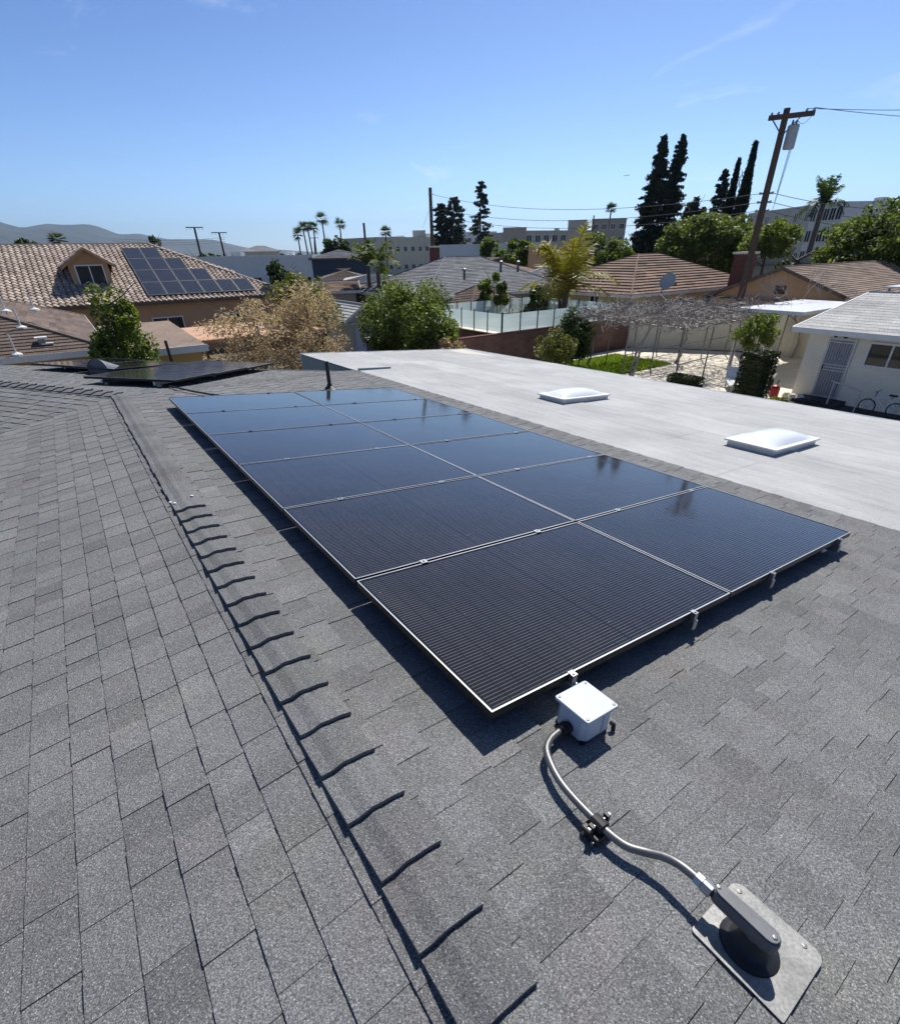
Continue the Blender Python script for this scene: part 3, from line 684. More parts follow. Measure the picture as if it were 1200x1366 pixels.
# flashed conduit entry: square plate, cone boot, conduit body
t=thing('roof_flashing','square aluminium flashing plate with black cone boot where the conduit enters the roof','flashing',frame(S(0.037,-1.047,RN),Uv,Vv))
b=MB(); pl=[]; sx=0.242; sy=0.240
for (cx_,cy_,a0,rd) in ((sx,sy,0,0.03),(0,sy,90,0.012),(0,0,180,0.004),(sx,0,270,0.03)):
    for q in range(6):
        a=R(a0+18*q); ox=cx_-rd if cx_>0.1 else cx_+rd; oy=cy_-rd if cy_>0.1 else cy_+rd; pl.append((ox+rd*math.cos(a),oy+rd*math.sin(a)))
b.prism(pl,0.0135,0.0165); b.build('plate',M['plate'],t,bevel=0.0008)
bc=(0.097,0.130,0.0)
b=MB(); b.lathe([(0.073,0.017),(0.070,0.021),(0.054,0.027),(0.050,0.030),(0.040,0.045),(0.031,0.066),(0.029,0.080)],28,bc); b.build('boot',M['black'],t,smooth=True)
b=MB(); b.lathe([(0.0305,0.074),(0.0305,0.078),(0.026,0.079)],20,bc); b.build('boot_ring',M['galv'],t)
b=MB(); b.tube([(bc[0],bc[1],0.03),(bc[0],bc[1],0.10)],0.021,14); b.build('riser',M['castgrey'],t)
b=MB(); pr=[]; L0,L1=0.090,0.250; hw=0.023
for q in range(7): a=R(180+30*q); pr.append((0.083+hw*math.cos(a),L0+hw+hw*math.sin(a)-0.012))
for q in range(7): a=R(30*q); pr.append((0.083+hw*math.cos(a)*0.86,L1-hw+hw*math.sin(a)))
b.prism(pr,0.082,0.124); b.build('conduit_body',M['castgrey'],t,bevel=0.006)
b=MB(); b.prism([((p[0]-0.083)*0.93+0.083,(p[1]-0.165)*0.95+0.165) for p in pr],0.1245,0.1295); b.build('cover_plate',M['castgrey'],t,bevel=0.0015)
for y in (0.095,0.240):
    b=MB(); b.lathe([(0.006,0.1295),(0.006,0.132),(0.003,0.1325)],8,(0.083,y,0)); b.build('screw',M['galv'],t)
b=MB(); b.lathe([(0.007,0.0165),(0.007,0.0185),(0.002,0.019)],8,(0.222,0.045,0)); b.build('screw',M['galv'],t)
b=MB(); b.lathe([(0.007,0.0165),(0.007,0.0185),(0.002,0.019)],8,(0.215,0.215,0)); b.build('screw',M['galv'],t)

# ------------------------------------------------------------------ skylights on the pale roof
def skylight(v0,v1,u0,u1,label):
    F=frame(S(4.33,0,RN)+Pu*u0+Vv*v0,Pu,Vv); w=u1-u0; d=v1-v0
    t=thing('skylight',label,'skylight',F,'skylights on the pale roof'); zc=0.078
    b=MB(); e=0.025
    for (x0,x1,y0,y1) in ((0,w,0,e),(0,w,d-e,d),(0,e,e,d-e),(w-e,w,e,d-e)): b.box(x0,x1,y0,y1,0.0,zc)
    b.build('curb',M['curb'],t)
    b=MB(); o=0.035
    for (x0,x1,y0,y1) in ((-o,w+o,-o,0.03),(-o,w+o,d-0.03,d+o),(-o,0.03,0.03,d-0.03),(w-0.03,w+o,0.03,d-0.03)): b.box(x0,x1,y0,y1,zc+0.001,zc+0.022); 
    b.build('frame',M['white'],t,bevel=0.003)
    b=MB(); nx,ny=18,14; vs=[];fs=[]
    for j in range(ny+1):
        for i in range(nx+1):
            s,q=i/nx,j/ny; h=0.105*(max(0,1-abs(2*s-1)**2.6))**0.75*(max(0,1-abs(2*q-1)**2.6))**0.75
            vs.append((0.02+(w-0.04)*s,0.02+(d-0.04)*q,zc+0.018+h))
    for j in range(ny):
        for i in range(nx): k=j*(nx+1)+i; fs.append((k,k+1,k+nx+2,k+nx+1))
    b.add(vs,fs); b.build('dome',M['dome'],t,smooth=True)
skylight(1.58,2.16,1.42,2.60,'white domed skylight on the pale flat roof, nearer one toward the right')
skylight(5.10,5.68,1.48,2.66,'white domed skylight on the pale flat roof, farther one toward the left')

# ------------------------------------------------------------------ neighbourhood builders
def lerp(a,b,t): return Vector(a)*(1-t)+Vector(b)*t
def stepped(b,P0,P1,P2,P3,n,step,rng,seg=1.2,tone_var=0.25):
    """one roof slope as lapped courses: bottom edge P0-P1, top edge P3-P2"""
    P0,P1,P2,P3=map(Vector,(P0,P1,P2,P3)); nn=(P1-P0).cross(P3-P0).normalized()
    if nn.z<0: nn=-nn
    for i in range(n):
        t0,t1=i/n,(i+1)/n; l0,r0=lerp(P0,P3,t0),lerp(P1,P2,t0); l1,r1=lerp(P0,P3,t1),lerp(P1,P2,t1)
        k=max(1,int((r0-l0).length/seg))
        for j in range(k):
            a,c=j/k,(j+1)/k; q0,q1,q2,q3=lerp(l0,r0,a),lerp(l0,r0,c),lerp(l1,r1,c),lerp(l1,r1,a); tn=min(1,max(0,0.5+rng.gauss(0,tone_var)))
            h=step*(1+rng.uniform(-.12,.12))
            b.add([q0+nn*h,q1+nn*h,q2,q3,q0,q1],[(0,1,2,3),(4,5,1,0)],tn)
def tiled(b,P0,P1,P2,P3,n,pitch,amp,step,rng):
    P0,P1,P2,P3=map(Vector,(P0,P1,P2,P3)); nn=(P1-P0).cross(P3-P0).normalized()
    if nn.z<0: nn=-nn
    ex=(P1-P0).normalized(); prof=[(0.0,0.0),(0.16,0.75),(0.38,1.0),(0.60,0.75),(0.76,0.0)]
    for i in range(n):
        t0,t1=i/n,(i+1)/n; l0,r0=lerp(P0,P3,t0),lerp(P1,P2,t0); l1=lerp(P0,P3,t1); up=(P3-P0)-ex*(P3-P0).dot(ex); up=up/n
        x0=(l0-P0).dot(ex); x1=(r0-P0).dot(ex); base=P0+up*i
        k=int(math.floor(x0/pitch))
        while k*pitch<x1:
            if k*pitch>=x0-pitch*0.5:
                tn=min(1,max(0,0.5+rng.gauss(0,0.28))); o=base+ex*(k*pitch)
                vs=[];fs=[]
                for (q,h) in prof+[(1.0,-0.05)]:
                    vs.append(o+ex*(q*pitch)+nn*(h*amp+step)); vs.append(o+ex*(q*pitch)+up*1.02+nn*(h*amp))
                m=len(prof)+1
                for q in range(m-1): fs.append((2*q,2*q+2,2*q+3,2*q+1))
                vs.extend([o+nn*-0.01,o+ex*(0.76*pitch)+nn*-0.01]); fs.append((2*m,2*m+1,8,6,4,2,0))
                b.add(vs,fs,tn)
            k+=1
def window(t,w,h,F,panes=2,mat='white',depth=0.06):
    """F: local frame with x along the wall, y up, z out of the wall"""
    b=MB(); fw=0.07
    for (x0,x1,y0,y1) in ((0,w,0,fw),(0,w,h-fw,h),(0,fw,fw,h-fw),(w-fw,w,fw,h-fw)): b.box(x0,x1,y0,y1,-0.02,depth)
    for k in range(1,panes): b.box(w*k/panes-0.03,w*k/panes+0.03,fw,h-fw,-0.02,depth*0.8)
    o=b.build('window',M[mat],t,F)
    for k in range(panes):
        b=MB(); b.box(w*k/panes+0.02,w*(k+1)/panes-0.02,0.03,h-0.03,0.0,0.012); b.build('pane',M['glass'],o)
    return o
WF={'S':lambda x,y,z:frame(Vector((x,y,z)),Vector((1,0,0)),Vector((0,0,1))),     # wall facing -b
    'W':lambda x,y,z:frame(Vector((x,y,z)),Vector((0,-1,0)),Vector((0,0,1))),    # wall facing -a
    'E':lambda x,y,z:frame(Vector((x,y,z)),Vector((0,1,0)),Vector((0,0,1)))}
def hiphouse(name,label,a0,a1,b0,b1,ez,rz,axis,i0,i1,wall,roof,nc,step=0.05,over=0.45,wins=(),fascia='white',group=None,tiles=False,rotz=0.0,seed=1,cat='house',base=0.0,mw=None):
    """hip (insets i0,i1 > 0) or gable (0) roof house on the street grid"""
    t=thing(name,label,cat,mw if mw is not None else lotM((a0+a1)/2,(b0+b1)/2,0,rotz),group); w,d=(a1-a0)/2,(b1-b0)/2; rng=random.Random(seed)
    b=MB(); b.box(-w,w,-d,d,base,ez-0.02)
    X,Y=w+over,d+over; dz=over*(rz-ez)/(d if axis=='a' else w); e=ez-dz*0.0
    if axis=='a': R0,R1=Vector((-w+i0 if i0 else -X,0,rz)),Vector((w-i1 if i1 else X,0,rz))
    else: R0,R1=Vector((0,-d+i0 if i0 else -Y,rz)),Vector((0,d-i1 if i1 else Y,rz))
    c=[Vector((-X,-Y,e)),Vector((X,-Y,e)),Vector((X,Y,e)),Vector((-X,Y,e))]
    if axis=='a' and not i0: b.add([(-w,-d,ez-.02),(-w,d,ez-.02),(-w,0,rz-0.03)],[(0,1,2)])
    if axis=='a' and not i1: b.add([(w,-d,ez-.02),(w,d,ez-.02),(w,0,rz-0.03)],[(0,1,2)])
    if axis=='b' and not i0: b.add([(-w,-d,ez-.02),(w,-d,ez-.02),(0,-d,rz-0.03)],[(0,1,2)])
    if axis=='b' and not i1: b.add([(-w,d,ez-.02),(w,d,ez-.02),(0,d,rz-0.03)],[(0,1,2)])
    b.build('wall',M[wall],t)
    b=MB(); f=tiled if tiles else stepped
    def sl_(p0,p1,p2,p3):
        if tiles: tiled(b,p0,p1,p2,p3,nc,0.30,0.07,0.04,rng)
        else: stepped(b,p0,p1,p2,p3,nc,step,rng)
    if axis=='a':
        sl_(c[0],c[1],R1,R0); sl_(c[2],c[3],R0,R1)
        if i0: sl_(c[3],c[0],R0,R0)
        if i1: sl_(c[1],c[2],R1,R1)
    else:
        sl_(c[1],c[2],R1,R0); sl_(c[3],c[0],R0,R1)
        if i0: sl_(c[0],c[1],R0,R0)
        if i1: sl_(c[2],c[3],R1,R1)
    ro=b.build('roof',M[roof],t)
    if tiles:
        b=MB(); u_=Vector((0,0,-0.03))
        for q in ((c[0],c[1],R1,R0),(c[2],c[3],R0,R1),(c[3],c[0],R0),(c[1],c[2],R1)): b.quad(*[Vector(p)+u_ for p in q])
        b.build('underlay',M['brownsh'],t)
    # ridge and hip caps as one rounded run each
    b=MB(); rc=0.07 if not tiles else 0.12
    segs=[(R0,R1)]
    if axis=='a':
        if i0: segs+=[(c[0],R0),(c[3],R0)]
        if i1: segs+=[(c[1],R1),(c[2],R1)]
    else:
        if i0: segs+=[(c[0],R0),(c[1],R0)]
        if i1: segs+=[(c[2],R1),(c[3],R1)]
    for p,q in segs: b.tube([p,q],rc,6)
    b.build('ridge_capping',M[roof],ro)
    b=MB(); th=0.16
    for p,q in ((c[0],c[1]),(c[1],c[2]),(c[2],c[3]),(c[3],c[0])):
        gable=(axis=='a' and abs(p.x-q.x)<1e-6 and not (i0 if p.x<0 else i1)) or (axis=='b' and abs(p.y-q.y)<1e-6 and not (i0 if p.y<0 else i1))
        mids=[(p,q)] if not gable else [(p,R0 if (p-R0).length<(p-R1).length else R1),(R0 if (p-R0).length<(p-R1).length else R1,q)]
        for s,e_ in mids:
            dirn=(e_-s).normalized(); out=Vector((dirn.y,-dirn.x,0)).normalized()*0.025
            b.add([s+out+Vector((0,0,0.02)),e_+out+Vector((0,0,0.02)),e_+out-Vector((0,0,th)),s+out-Vector((0,0,th)),s-out+Vector((0,0,0.02)),e_-out+Vector((0,0,0.02)),e_-out-Vector((0,0,th)),s-out-Vector((0,0,th))],[(0,1,2,3),(4,7,6,5),(0,4,5,1),(3,2,6,7)])
    b.build('fascia',M[fascia],t)
    b=MB(); b.box(-X+.03,X-.03,-Y+.03,Y-.03,e-0.1,e-0.06); b.build('soffit',M[fascia],t)
    for (side,x,z,ww,hh,pn) in wins:
        o_={'S':lambda:WF['S'](x-w,-d,z),'W':lambda:WF['W'](-w,d-x,z),'E':lambda:WF['E'](w,x-d,z)}[side](); window(t,ww,hh,o_,pn)
    return t
def block(name,label,p,w,d,h,wall,rz=0.0,floors=2,cols=6,ww=1.2,hh=1.2,group=None,parapet=0.5,roofmat='lightsh',side_cols=0,cat='building',extras=()):
    """flat roofed building, front facade centred on p facing -y of its own frame"""
    t=thing(name,label,cat,Matrix.Translation((p.x,p.y,0))@Matrix.Rotation(rz,4,'Z'),group)
    b=MB(); b.box(-w/2,w/2,0,d,-0.5,h); b.build('wall',M[wall],t)
    b=MB(); q=0.2
    for (x0,x1,y0,y1) in ((-w/2-.05,w/2+.05,-.05,q),(-w/2-.05,w/2+.05,d-q,d+.05),(-w/2-.05,-w/2+q,q,d-q),(w/2-q,w/2+.05,q,d-q)): b.box(x0,x1,y0,y1,h+0.001,h+parapet)
    b.build('parapet',M[wall],t)
    fh=h/floors
    if cols:
        b=MB(); fw=0.08
        for (x0,x1,y0,y1) in ((0,ww,0,fw),(0,ww,hh-fw,hh),(0,fw,fw,hh-fw),(ww-fw,ww,fw,hh-fw),(ww/2-.04,ww/2+.04,fw,hh-fw)): b.box(x0,x1,y0,y1,0,0.05)
        wm_=b.mesh('window',M['white']); b=MB(); b.box(0.04,ww-0.04,0.04,hh-0.04,0.004,0.02); pm=b.mesh('pane',M['glass'])
        def put(Fm):
            o=link('window',wm_,t,Fm); link('pane',pm,o)
        for f in range(floors):
            for c in range(cols):
                x=-w/2+w*(c+0.5)/cols-ww/2; put(frame(Vector((x,-0.003,f*fh+fh*0.32)),Vector((1,0,0)),Vector((0,0,1))))
            for c in range(side_cols):
                y=d*(c+0.5)/side_cols+ww/2; put(frame(Vector((-w/2-0.003,y,f*fh+fh*0.32)),Vector((0,-1,0)),Vector((0,0,1))))
                put(frame(Vector((w/2+0.003,y-ww,f*fh+fh*0.32)),Vector((0,1,0)),Vector((0,0,1))))
    ru_=random.Random(int(w*1000))
    if w>9 and cols:
        for q in range(int(w/7)):
            x=ru_.uniform(-w/2+1,w/2-2); y=ru_.uniform(1.5,d-2); s_=ru_.uniform(.7,1.3)
            b=MB(); b.box(x,x+s_*1.3,y,y+s_,h+.002,h+parapet+ru_.uniform(.2,.9)); b.build('rooftop_unit',M['tank' if q%2 else 'white'],t)
    for (x0,x1,y0,y1,z0,z1,mm,nm) in extras:
        b=MB(); b.box(x0,x1,y0,y1,z0,z1); b.build(nm,M[mm],t)
    return t
def face_cam(p): return math.atan2(p.y,p.x)-PI/2

# ------------------------------------------------------------------ plants
def leafquads(C,size,rng,flat=0.35,asp=1.7):
    n=len(C); nrm=rng.normal(size=(n,3)); nrm[:,2]=np.abs(nrm[:,2])+flat; nrm/=np.linalg.norm(nrm,axis=1)[:,None]
    t=rng.normal(size=(n,3)); t-=nrm*(t*nrm).sum(1)[:,None]; t/=np.linalg.norm(t,axis=1)[:,None]; bt=np.cross(nrm,t)
    s=size*rng.uniform(0.6,1.35,size=(n,1)); L=t*s*asp*0.5; W=bt*s*0.5
    return np.stack([C-L,C+W*0.9-L*0.1,C+L,C-W*0.9-L*0.1],axis=1)
def clumps(rng,n,shape):
    out=[]
    while len(out)<n:
        p=rng.uniform(-1,1,3)
        if shape(p): out.append(p)
    return np.array(out)
def limbs(b,base,top,r,rng,nl,spread,z0=0.35):
    base=Vector(base); top=Vector(top); H=(top-base)
    b.tube([base,base+H*0.35+Vector((rng.normal()*.06*H.length*.3,rng.normal()*.06*H.length*.3,0)),base+H*0.8],[r,r*0.75,r*0.25],7)
    for i in range(nl):
        t=z0+(0.85-z0)*i/max(1,nl-1); s=base+H*t; a=rng.uniform(0,2*PI); e=s+Vector((math.cos(a)*spread,math.sin(a)*spread,H.length*rng.uniform(.10,.28)))
        m=lerp(s,e,0.5)+Vector((0,0,-0.05*spread)); b.tube([s,m,e],[r*0.4*(1-t*.5),r*0.25*(1-t*.5),r*0.07],5)
def tree(name,label,p,H,rx,mat,n=5000,leaf=0.14,z0=0.25,seed=0,kind='round',nclump=40,ry=None,cat='tree',group=None,clump=0.34,flat=0.35,lean=(0,0),bark='bark',tonebias=0.0,trunk_r=None):
    rng=np.random.default_rng(seed); ry=ry or rx; t=thing(name,label,cat,Matrix.Translation((p.x,p.y,0)),group)
    b=MB(); limbs(b,(0,0,-0.1),(lean[0],lean[1],H*0.95),trunk_r or max(0.05,H*0.022),rng,9,rx*0.75,max(0.12,z0)); b.build('trunk',M[bark],t)
    ch=H*(1-z0)/2; cz=H*z0+ch
    if kind=='round': c=clumps(rng,nclump,lambda q:0.12<q@q<1.0)
    elif kind=='column': c=clumps(rng,nclump,lambda q:(q[0]**2+q[1]**2)<(1-max(0,q[2])**1.6*0.9) and (q[0]**2+q[1]**2)<(1-max(0,-q[2])**3*0.6))
    elif kind=='spire2': c=clumps(rng,nclump,lambda q:(q[0]**2+q[1]**2)<(1.0 if q[2]<-0.15 else max(0.05,(1-((q[2]+0.15)/1.15)**1.25)))**2)
    elif kind=='cone': c=clumps(rng,nclump,lambda q:(q[0]**2+q[1]**2)<(0.06+0.94*(1-(q[2]+1)/2)**1.3)**2)
    elif kind=='spire':
        zz=rng.uniform(-1,1,nclump); aa=rng.uniform(0,2*PI,nclump); rr_=np.where(zz<-0.5,1.0,np.maximum(0.03,1-(zz+0.5)/1.5))*np.sqrt(rng.uniform(0.1,1,nclump)); c=np.stack([rr_*np.cos(aa),rr_*np.sin(aa),zz],1)
    per=max(1,n//nclump); C=[];T=[]
    for q in c:
        r=clump*rng.uniform(0.6,1.25); d=rng.normal(size=(per,3)); d/=np.linalg.norm(d,axis=1)[:,None]; d*=r*rng.uniform(0.35,1.0,size=(per,1))**0.5
        k=q+d; C.append(k); T.append(np.clip(rng.normal(0.42+tonebias+0.10*rng.normal(),0.22,per),0,1))
    C=np.concatenate(C); T=np.concatenate(T); C=C/(1+clump*0.62)
    C=C*np.array([rx,ry,ch])+np.array([0,0,cz]); f=np.clip(C[:,2]/H,0,1)[:,None]; C[:,:2]+=np.array(lean)*f
    if flat<0: C[:,2]=C[:,2]
    C=C[C[:,2]>0.03]; T=T[:len(C)]
    link('crown',quads_mesh('crown',leafquads(C,leaf,rng,max(flat,0)),T,M[mat]),t); return t
def conifer(name,label,p,H,rmax,seed,mat='leaf_conifer',n=9000,leaf=0.45,group=None,gap=0.0,z0=0.06,power=0.7,nw=46):
    """tall ragged conifer: tiers of drooping boughs with open gaps"""
    rng=np.random.default_rng(seed); t=thing(name,label,'tree',Matrix.Translation((p.x,p.y,0)),group)
    b=MB(); b.tube([(0,0,-.2),(0,0,H*.5),(0,0,H*.99)],[H*.014+.1,H*.009+.06,0.03],7); C=[];T=[]
    per=n//(nw*5)
    for i in range(nw):
        f=(i+0.5)/nw; z=H*(z0+(1-z0)*f); r=rmax*((1-f)**power)*(1.0 if f>.15 else .7+f*2)+0.12
        for k in range(5):
            if rng.random()<gap: continue
            a=rng.uniform(0,2*PI); L=r*rng.uniform(.55,1.12); e=Vector((math.cos(a)*L,math.sin(a)*L,z-L*.10+rng.normal()*.15))
            b.tube([(0,0,z),e],[0.05+.01*H*(1-f)*.3,0.015],4,cap=False)
            s=rng.uniform(0.15,1.0,per)**0.7; P=np.outer(s,np.array(e)-np.array([0,0,z]))+np.array([0,0,z]); P+=rng.normal(size=P.shape)*np.array([.24,.24,.16])*(0.30+0.16*L)
            C.append(P); T.append(np.clip(rng.normal(.4,.25,per),0,1))
    b.build('trunk',M['bark'],t); C=np.concatenate(C); T=np.concatenate(T)
    link('crown',quads_mesh('crown',leafquads(C,leaf,rng,0.1),T,M[mat]),t); return t
def frond(V,T,base,dirv,length,droop,rng,nl=26,ll=0.5,lw=0.05,tone_=0.5,up=0.6):
    base=np.array(base); d=np.array(dirv,float); d/=np.linalg.norm(d); p=base.copy(); step=length/nl; pts=[p.copy()]; v=np.array([d[0]*(1-up*.5),d[1]*(1-up*.5),up]); v/=np.linalg.norm(v)
    for i in range(nl):
        p=p+v*step; v=v+np.array([0,0,-droop*step]); v/=np.linalg.norm(v); pts.append(p.copy())
        side=np.cross(v,[0,0,1.0]); side/=np.linalg.norm(side)+1e-9; f=i/nl; L=ll*(0.35+1.3*f*(1-f)*2)*(1 if f<.9 else .6)
        for s in (-1,1):
            o=side*s*0.85+v*0.45+np.array([0,0,-0.25+rng.normal()*.22]); o/=np.linalg.norm(o); w=v*lw*(0.7+rng.random()*.6)
            V.append([p-w,p+w,p+o*L+w*.3,p+o*L-w*.3]); T.append(min(1,max(0,tone_+rng.normal()*.16)))
    return pts
def palm(name,label,p,H,mat,nf,fl,seed,droop=0.9,ll=0.5,lw=0.05,group=None,tr=0.16,up=(0.2,1.3),trunks=1,tone_=0.5,nl=24):
    rng=np.random.default_rng(seed); t=thing(name,label,'palm tree',Matrix.Translation((p.x,p.y,0)),group); V=[];T=[]
    rb=MB()
    for k in range(trunks):
        off=Vector((rng.uniform(-.5,.5),rng.uniform(-.5,.5),0)) if trunks>1 else Vector((0,0,0)); hh=H*(1-0.13*k); ln=off*1.2
        b=MB(); b.tube([off*.3-Vector((0,0,.1)),off*.6+Vector((0,0,hh*.5)),off+Vector((0,0,hh))],[tr*1.25,tr,tr*.8],8); b.build('trunk',M['bark'],t)
        for i in range(nf):
            a=2*PI*i/nf+rng.uniform(-.3,.3); 
            pts=frond(V,T,np.array([off.x,off.y,hh]),(math.cos(a),math.sin(a),0),fl*rng.uniform(.75,1.1),droop*rng.uniform(.7,1.3),rng,nl=nl,ll=ll,lw=lw,tone_=tone_,up=rng.uniform(*up))
            rb.tube([Vector(q) for q in pts[::6]],[0.03]*len(pts[::6]),4,cap=False)
    rb.build('frond_stems',M[mat],t)
    link('fronds',quads_mesh('fronds',np.array(V),T,M[mat]),t); return t
def fanpalm(label,p,H,seed,r=1.1,group=None,mat='leaf_dark'):
    rng=np.random.default_rng(seed); t=thing('fan_palm',label,'palm tree',Matrix.Translation((p.x,p.y,0)),group)
    b=MB(); b.tube([(0,0,-.2),(rng.normal()*.2,rng.normal()*.2,H*.5),(0,0,H)],[.28,.2,.16],6); b.build('trunk',M['bark'],t)
    V=[];T=[]
    for i in range(46):
        d=rng.normal(size=3); d[2]=abs(d[2])*1.2-.55; d/=np.linalg.norm(d); s=np.cross(d,[0,0,1.]); s/=np.linalg.norm(s)+1e-9
        c=np.array([0,0,H+.1]); L=r*rng.uniform(.8,1.2)
        for k in range(7):
            a=(k-3)*.28; e=d*math.cos(a)+s*math.sin(a); q=np.cross(e,d)+rng.normal(size=3)*.1; w=s*math.cos(a)*.07-d*math.sin(a)*.07
            m=c+d*L*.35; V.append([m,m+e*L*.3+w,m+e*L*.75+np.array([0,0,-.12*L]),m+e*L*.3-w]); T.append(rng.uniform(.1,.8))
    link('crown',quads_mesh('crown',np.array(V),T,M[mat]),t); return t
def baretree(label,p,H,seed,spread=1.2,mat='twig',name='bare_tree',depth=4,r0=0.06,cat='tree'):
    rng=np.random.default_rng(seed); t=thing(name,label,cat,Matrix.Translation((p.x,p.y,0))); b=MB(); tw=MB()
    def grow(s,d,L,r,k):
        e=s+d*L; mid=lerp(s,e,.5)+Vector(rng.normal(size=3)*.05*L); (b if k>depth-2 else tw).tube([s,mid,e],[r,r*.8,r*.6],5 if k>2 else 3,cap=False)
        if k==0: return
        for _ in range(3 if k>1 else 4):
            nd=(d+Vector(rng.normal(size=3)*.45*spread)+Vector((0,0,.12))).normalized(); grow(e,nd,L*rng.uniform(.6,.85),r*.6,k-1)
    grow(Vector((0,0,-.05)),Vector((0,0,1)),H*.3,r0,depth); b.build('trunk',M[mat],t); tw.build('branches',M[mat],t); return t
def shrub(label,p,H,rx,mat,seed,n=2500,leaf=0.1,name='shrub',cat='shrub',kind='round',group=None,nclump=30,tonebias=0.0,z0=0.02):
    return tree(name,label,p,H,rx,mat,n,leaf,z0,seed,kind,nclump,cat=cat,group=group,trunk_r=0.03,tonebias=tonebias)
def hedge(label,a0,a1,b0,b1,H,mat,seed,n=5000,leaf=0.07):
    rng=np.random.default_rng(seed); w,d=(a1-a0),(b1-b0); t=thing('hedge',label,'hedge',lotM((a0+a1)/2,(b0+b1)/2))
    b=MB(); b.box(-w*.36,w*.36,-d*.36,d*.36,0,H*.86); b.build('inner_stems',M['leaf_hedge'],t)
    P=rng.uniform(-1,1,(n,3)); ax=rng.integers(0,3,n); sg_=rng.choice([-1,1],n); sg_[ax==2]=1
    P[np.arange(n),ax]=sg_*rng.uniform(.82,1.04,n); P*=np.array([w/2,d/2,H/2]); P[:,2]+=H/2
    link('foliage',quads_mesh('foliage',leafquads(P,leaf,rng),np.clip(rng.normal(.45,.25,n),0,1),M[mat]),t); return t

# ------------------------------------------------------------------ neighbours on the left
tileh=hiphouse('tiled_house','tan stucco house with pale clay tile roof, dormer and rooftop solar panels',-14,12.6,37.4,52.6,3.0,6.0,'a',8,6.3,'tan','tile',24,over=0.4,tiles=True,fascia='brownsh',seed=3,
    wins=(('S',18.3,1.0,1.75,1.15,2),('S',22.5,1.0,1.4,1.1,2)))
TH=(-0.7,45.0)
def thl(a,b,z): return Vector((a-TH[0],b-TH[1],z))
# dormer
b=MB(); dc,hw=2.1,0.98; fb=39.5
b.add([thl(dc-hw,fb,3.6),thl(dc+hw,fb,3.6),thl(dc+hw,fb,5.0),thl(dc,fb,5.62),thl(dc-hw,fb,5.0),thl(dc-hw,44.0,5.0),thl(dc+hw,44.0,5.0),thl(dc,44.9,5.62),thl(dc-hw,40.5,3.6),thl(dc+hw,40.5,3.6)],[(0,1,2,3,4),(0,4,5,8),(1,9,6,2)])
dw=b.build('dormer',M['tan'],tileh)
b=MB(); rg=random.Random(9)
for s in (-1,1):
    e0,e1=thl(dc+s*1.38,39.05,4.86),thl(dc+s*1.38,43.6,4.86); r0,r1=thl(dc,39.05,5.78),thl(dc,45.2,5.78)
    if s<0: tiled(b,e1,e0,r0,r1,4,0.30,0.06,0.03,rg)
    else: tiled(b,e0,e1,r1,r0,4,0.30,0.06,0.03,rg)
    b.quad(e0-Vector((0,0,.03)),e1-Vector((0,0,.03)),r1-Vector((0,0,.03)),r0-Vector((0,0,.03)))
b.build('dormer_roof',M['tile'],dw)
b=MB()
for s in (-1,1):
    e0,r0=thl(dc+s*1.38,39.02,4.86),thl(dc,39.02,5.80); b.add([e0,r0,r0-Vector((0,0,.16)),e0-Vector((0,0,.16)),e0+Vector((0,.05,0)),r0+Vector((0,.05,0)),r0+Vector((0,.05,-.16)),e0+Vector((0,.05,-.16))],[(0,1,2,3),(4,7,6,5),(0,4,5,1),(3,2,6,7)])
b.build('bargeboard',M['tan'],dw)
wo=window(tileh,1.45,1.1,frame(thl(dc-0.72,fb,3.85),Vector((1,0,0)),Vector((0,0,1))),2)
# solar panels on the tiled roof
sl0=math.atan2(3.0,8.0); ry=Vector((0,math.cos(sl0),math.sin(sl0)))
pl_rows=[(2,'top'),(3,'second'),(4,'third'),(6,'bottom')]
bf=MB(); bg=MB()
for (x0,x1,y0,y1) in ((0,1.04,0,.03),(0,1.04,1.70,1.73),(0,.03,.03,1.70),(1.01,1.04,.03,1.70)): bf.box(x0,x1,y0,y1,-.03,.008)
bg.box(.02,1.02,.02,1.71,-.025,0); bfm=bf.mesh('frame',M['galv']); bgm=bg.mesh('glass',M['farcells'])
ordn=['leftmost','second from left','third from left','fourth from left','fifth from left','rightmost']
for r,(n,rn) in enumerate(pl_rows):
    for k in range(n):
        p=lot(4.50+1.06*k,37.45+1.655*(3-r),3.0+(37.45+1.655*(3-r)-37)*3/8+0.16)
        t=thing('solar_panel','dark solar panel on the clay tile roof, %s row, %s'%(rn,ordn[k] if k<n-1 else 'rightmost'),'solar panel',Matrix.Translation(p)@Matrix.Rotation(LOTA,4,'Z')@Matrix.Rotation(sl0,4,'X'),'solar panels on the tiled roof')
        link('frame',bfm,t); link('glass',bgm,t)
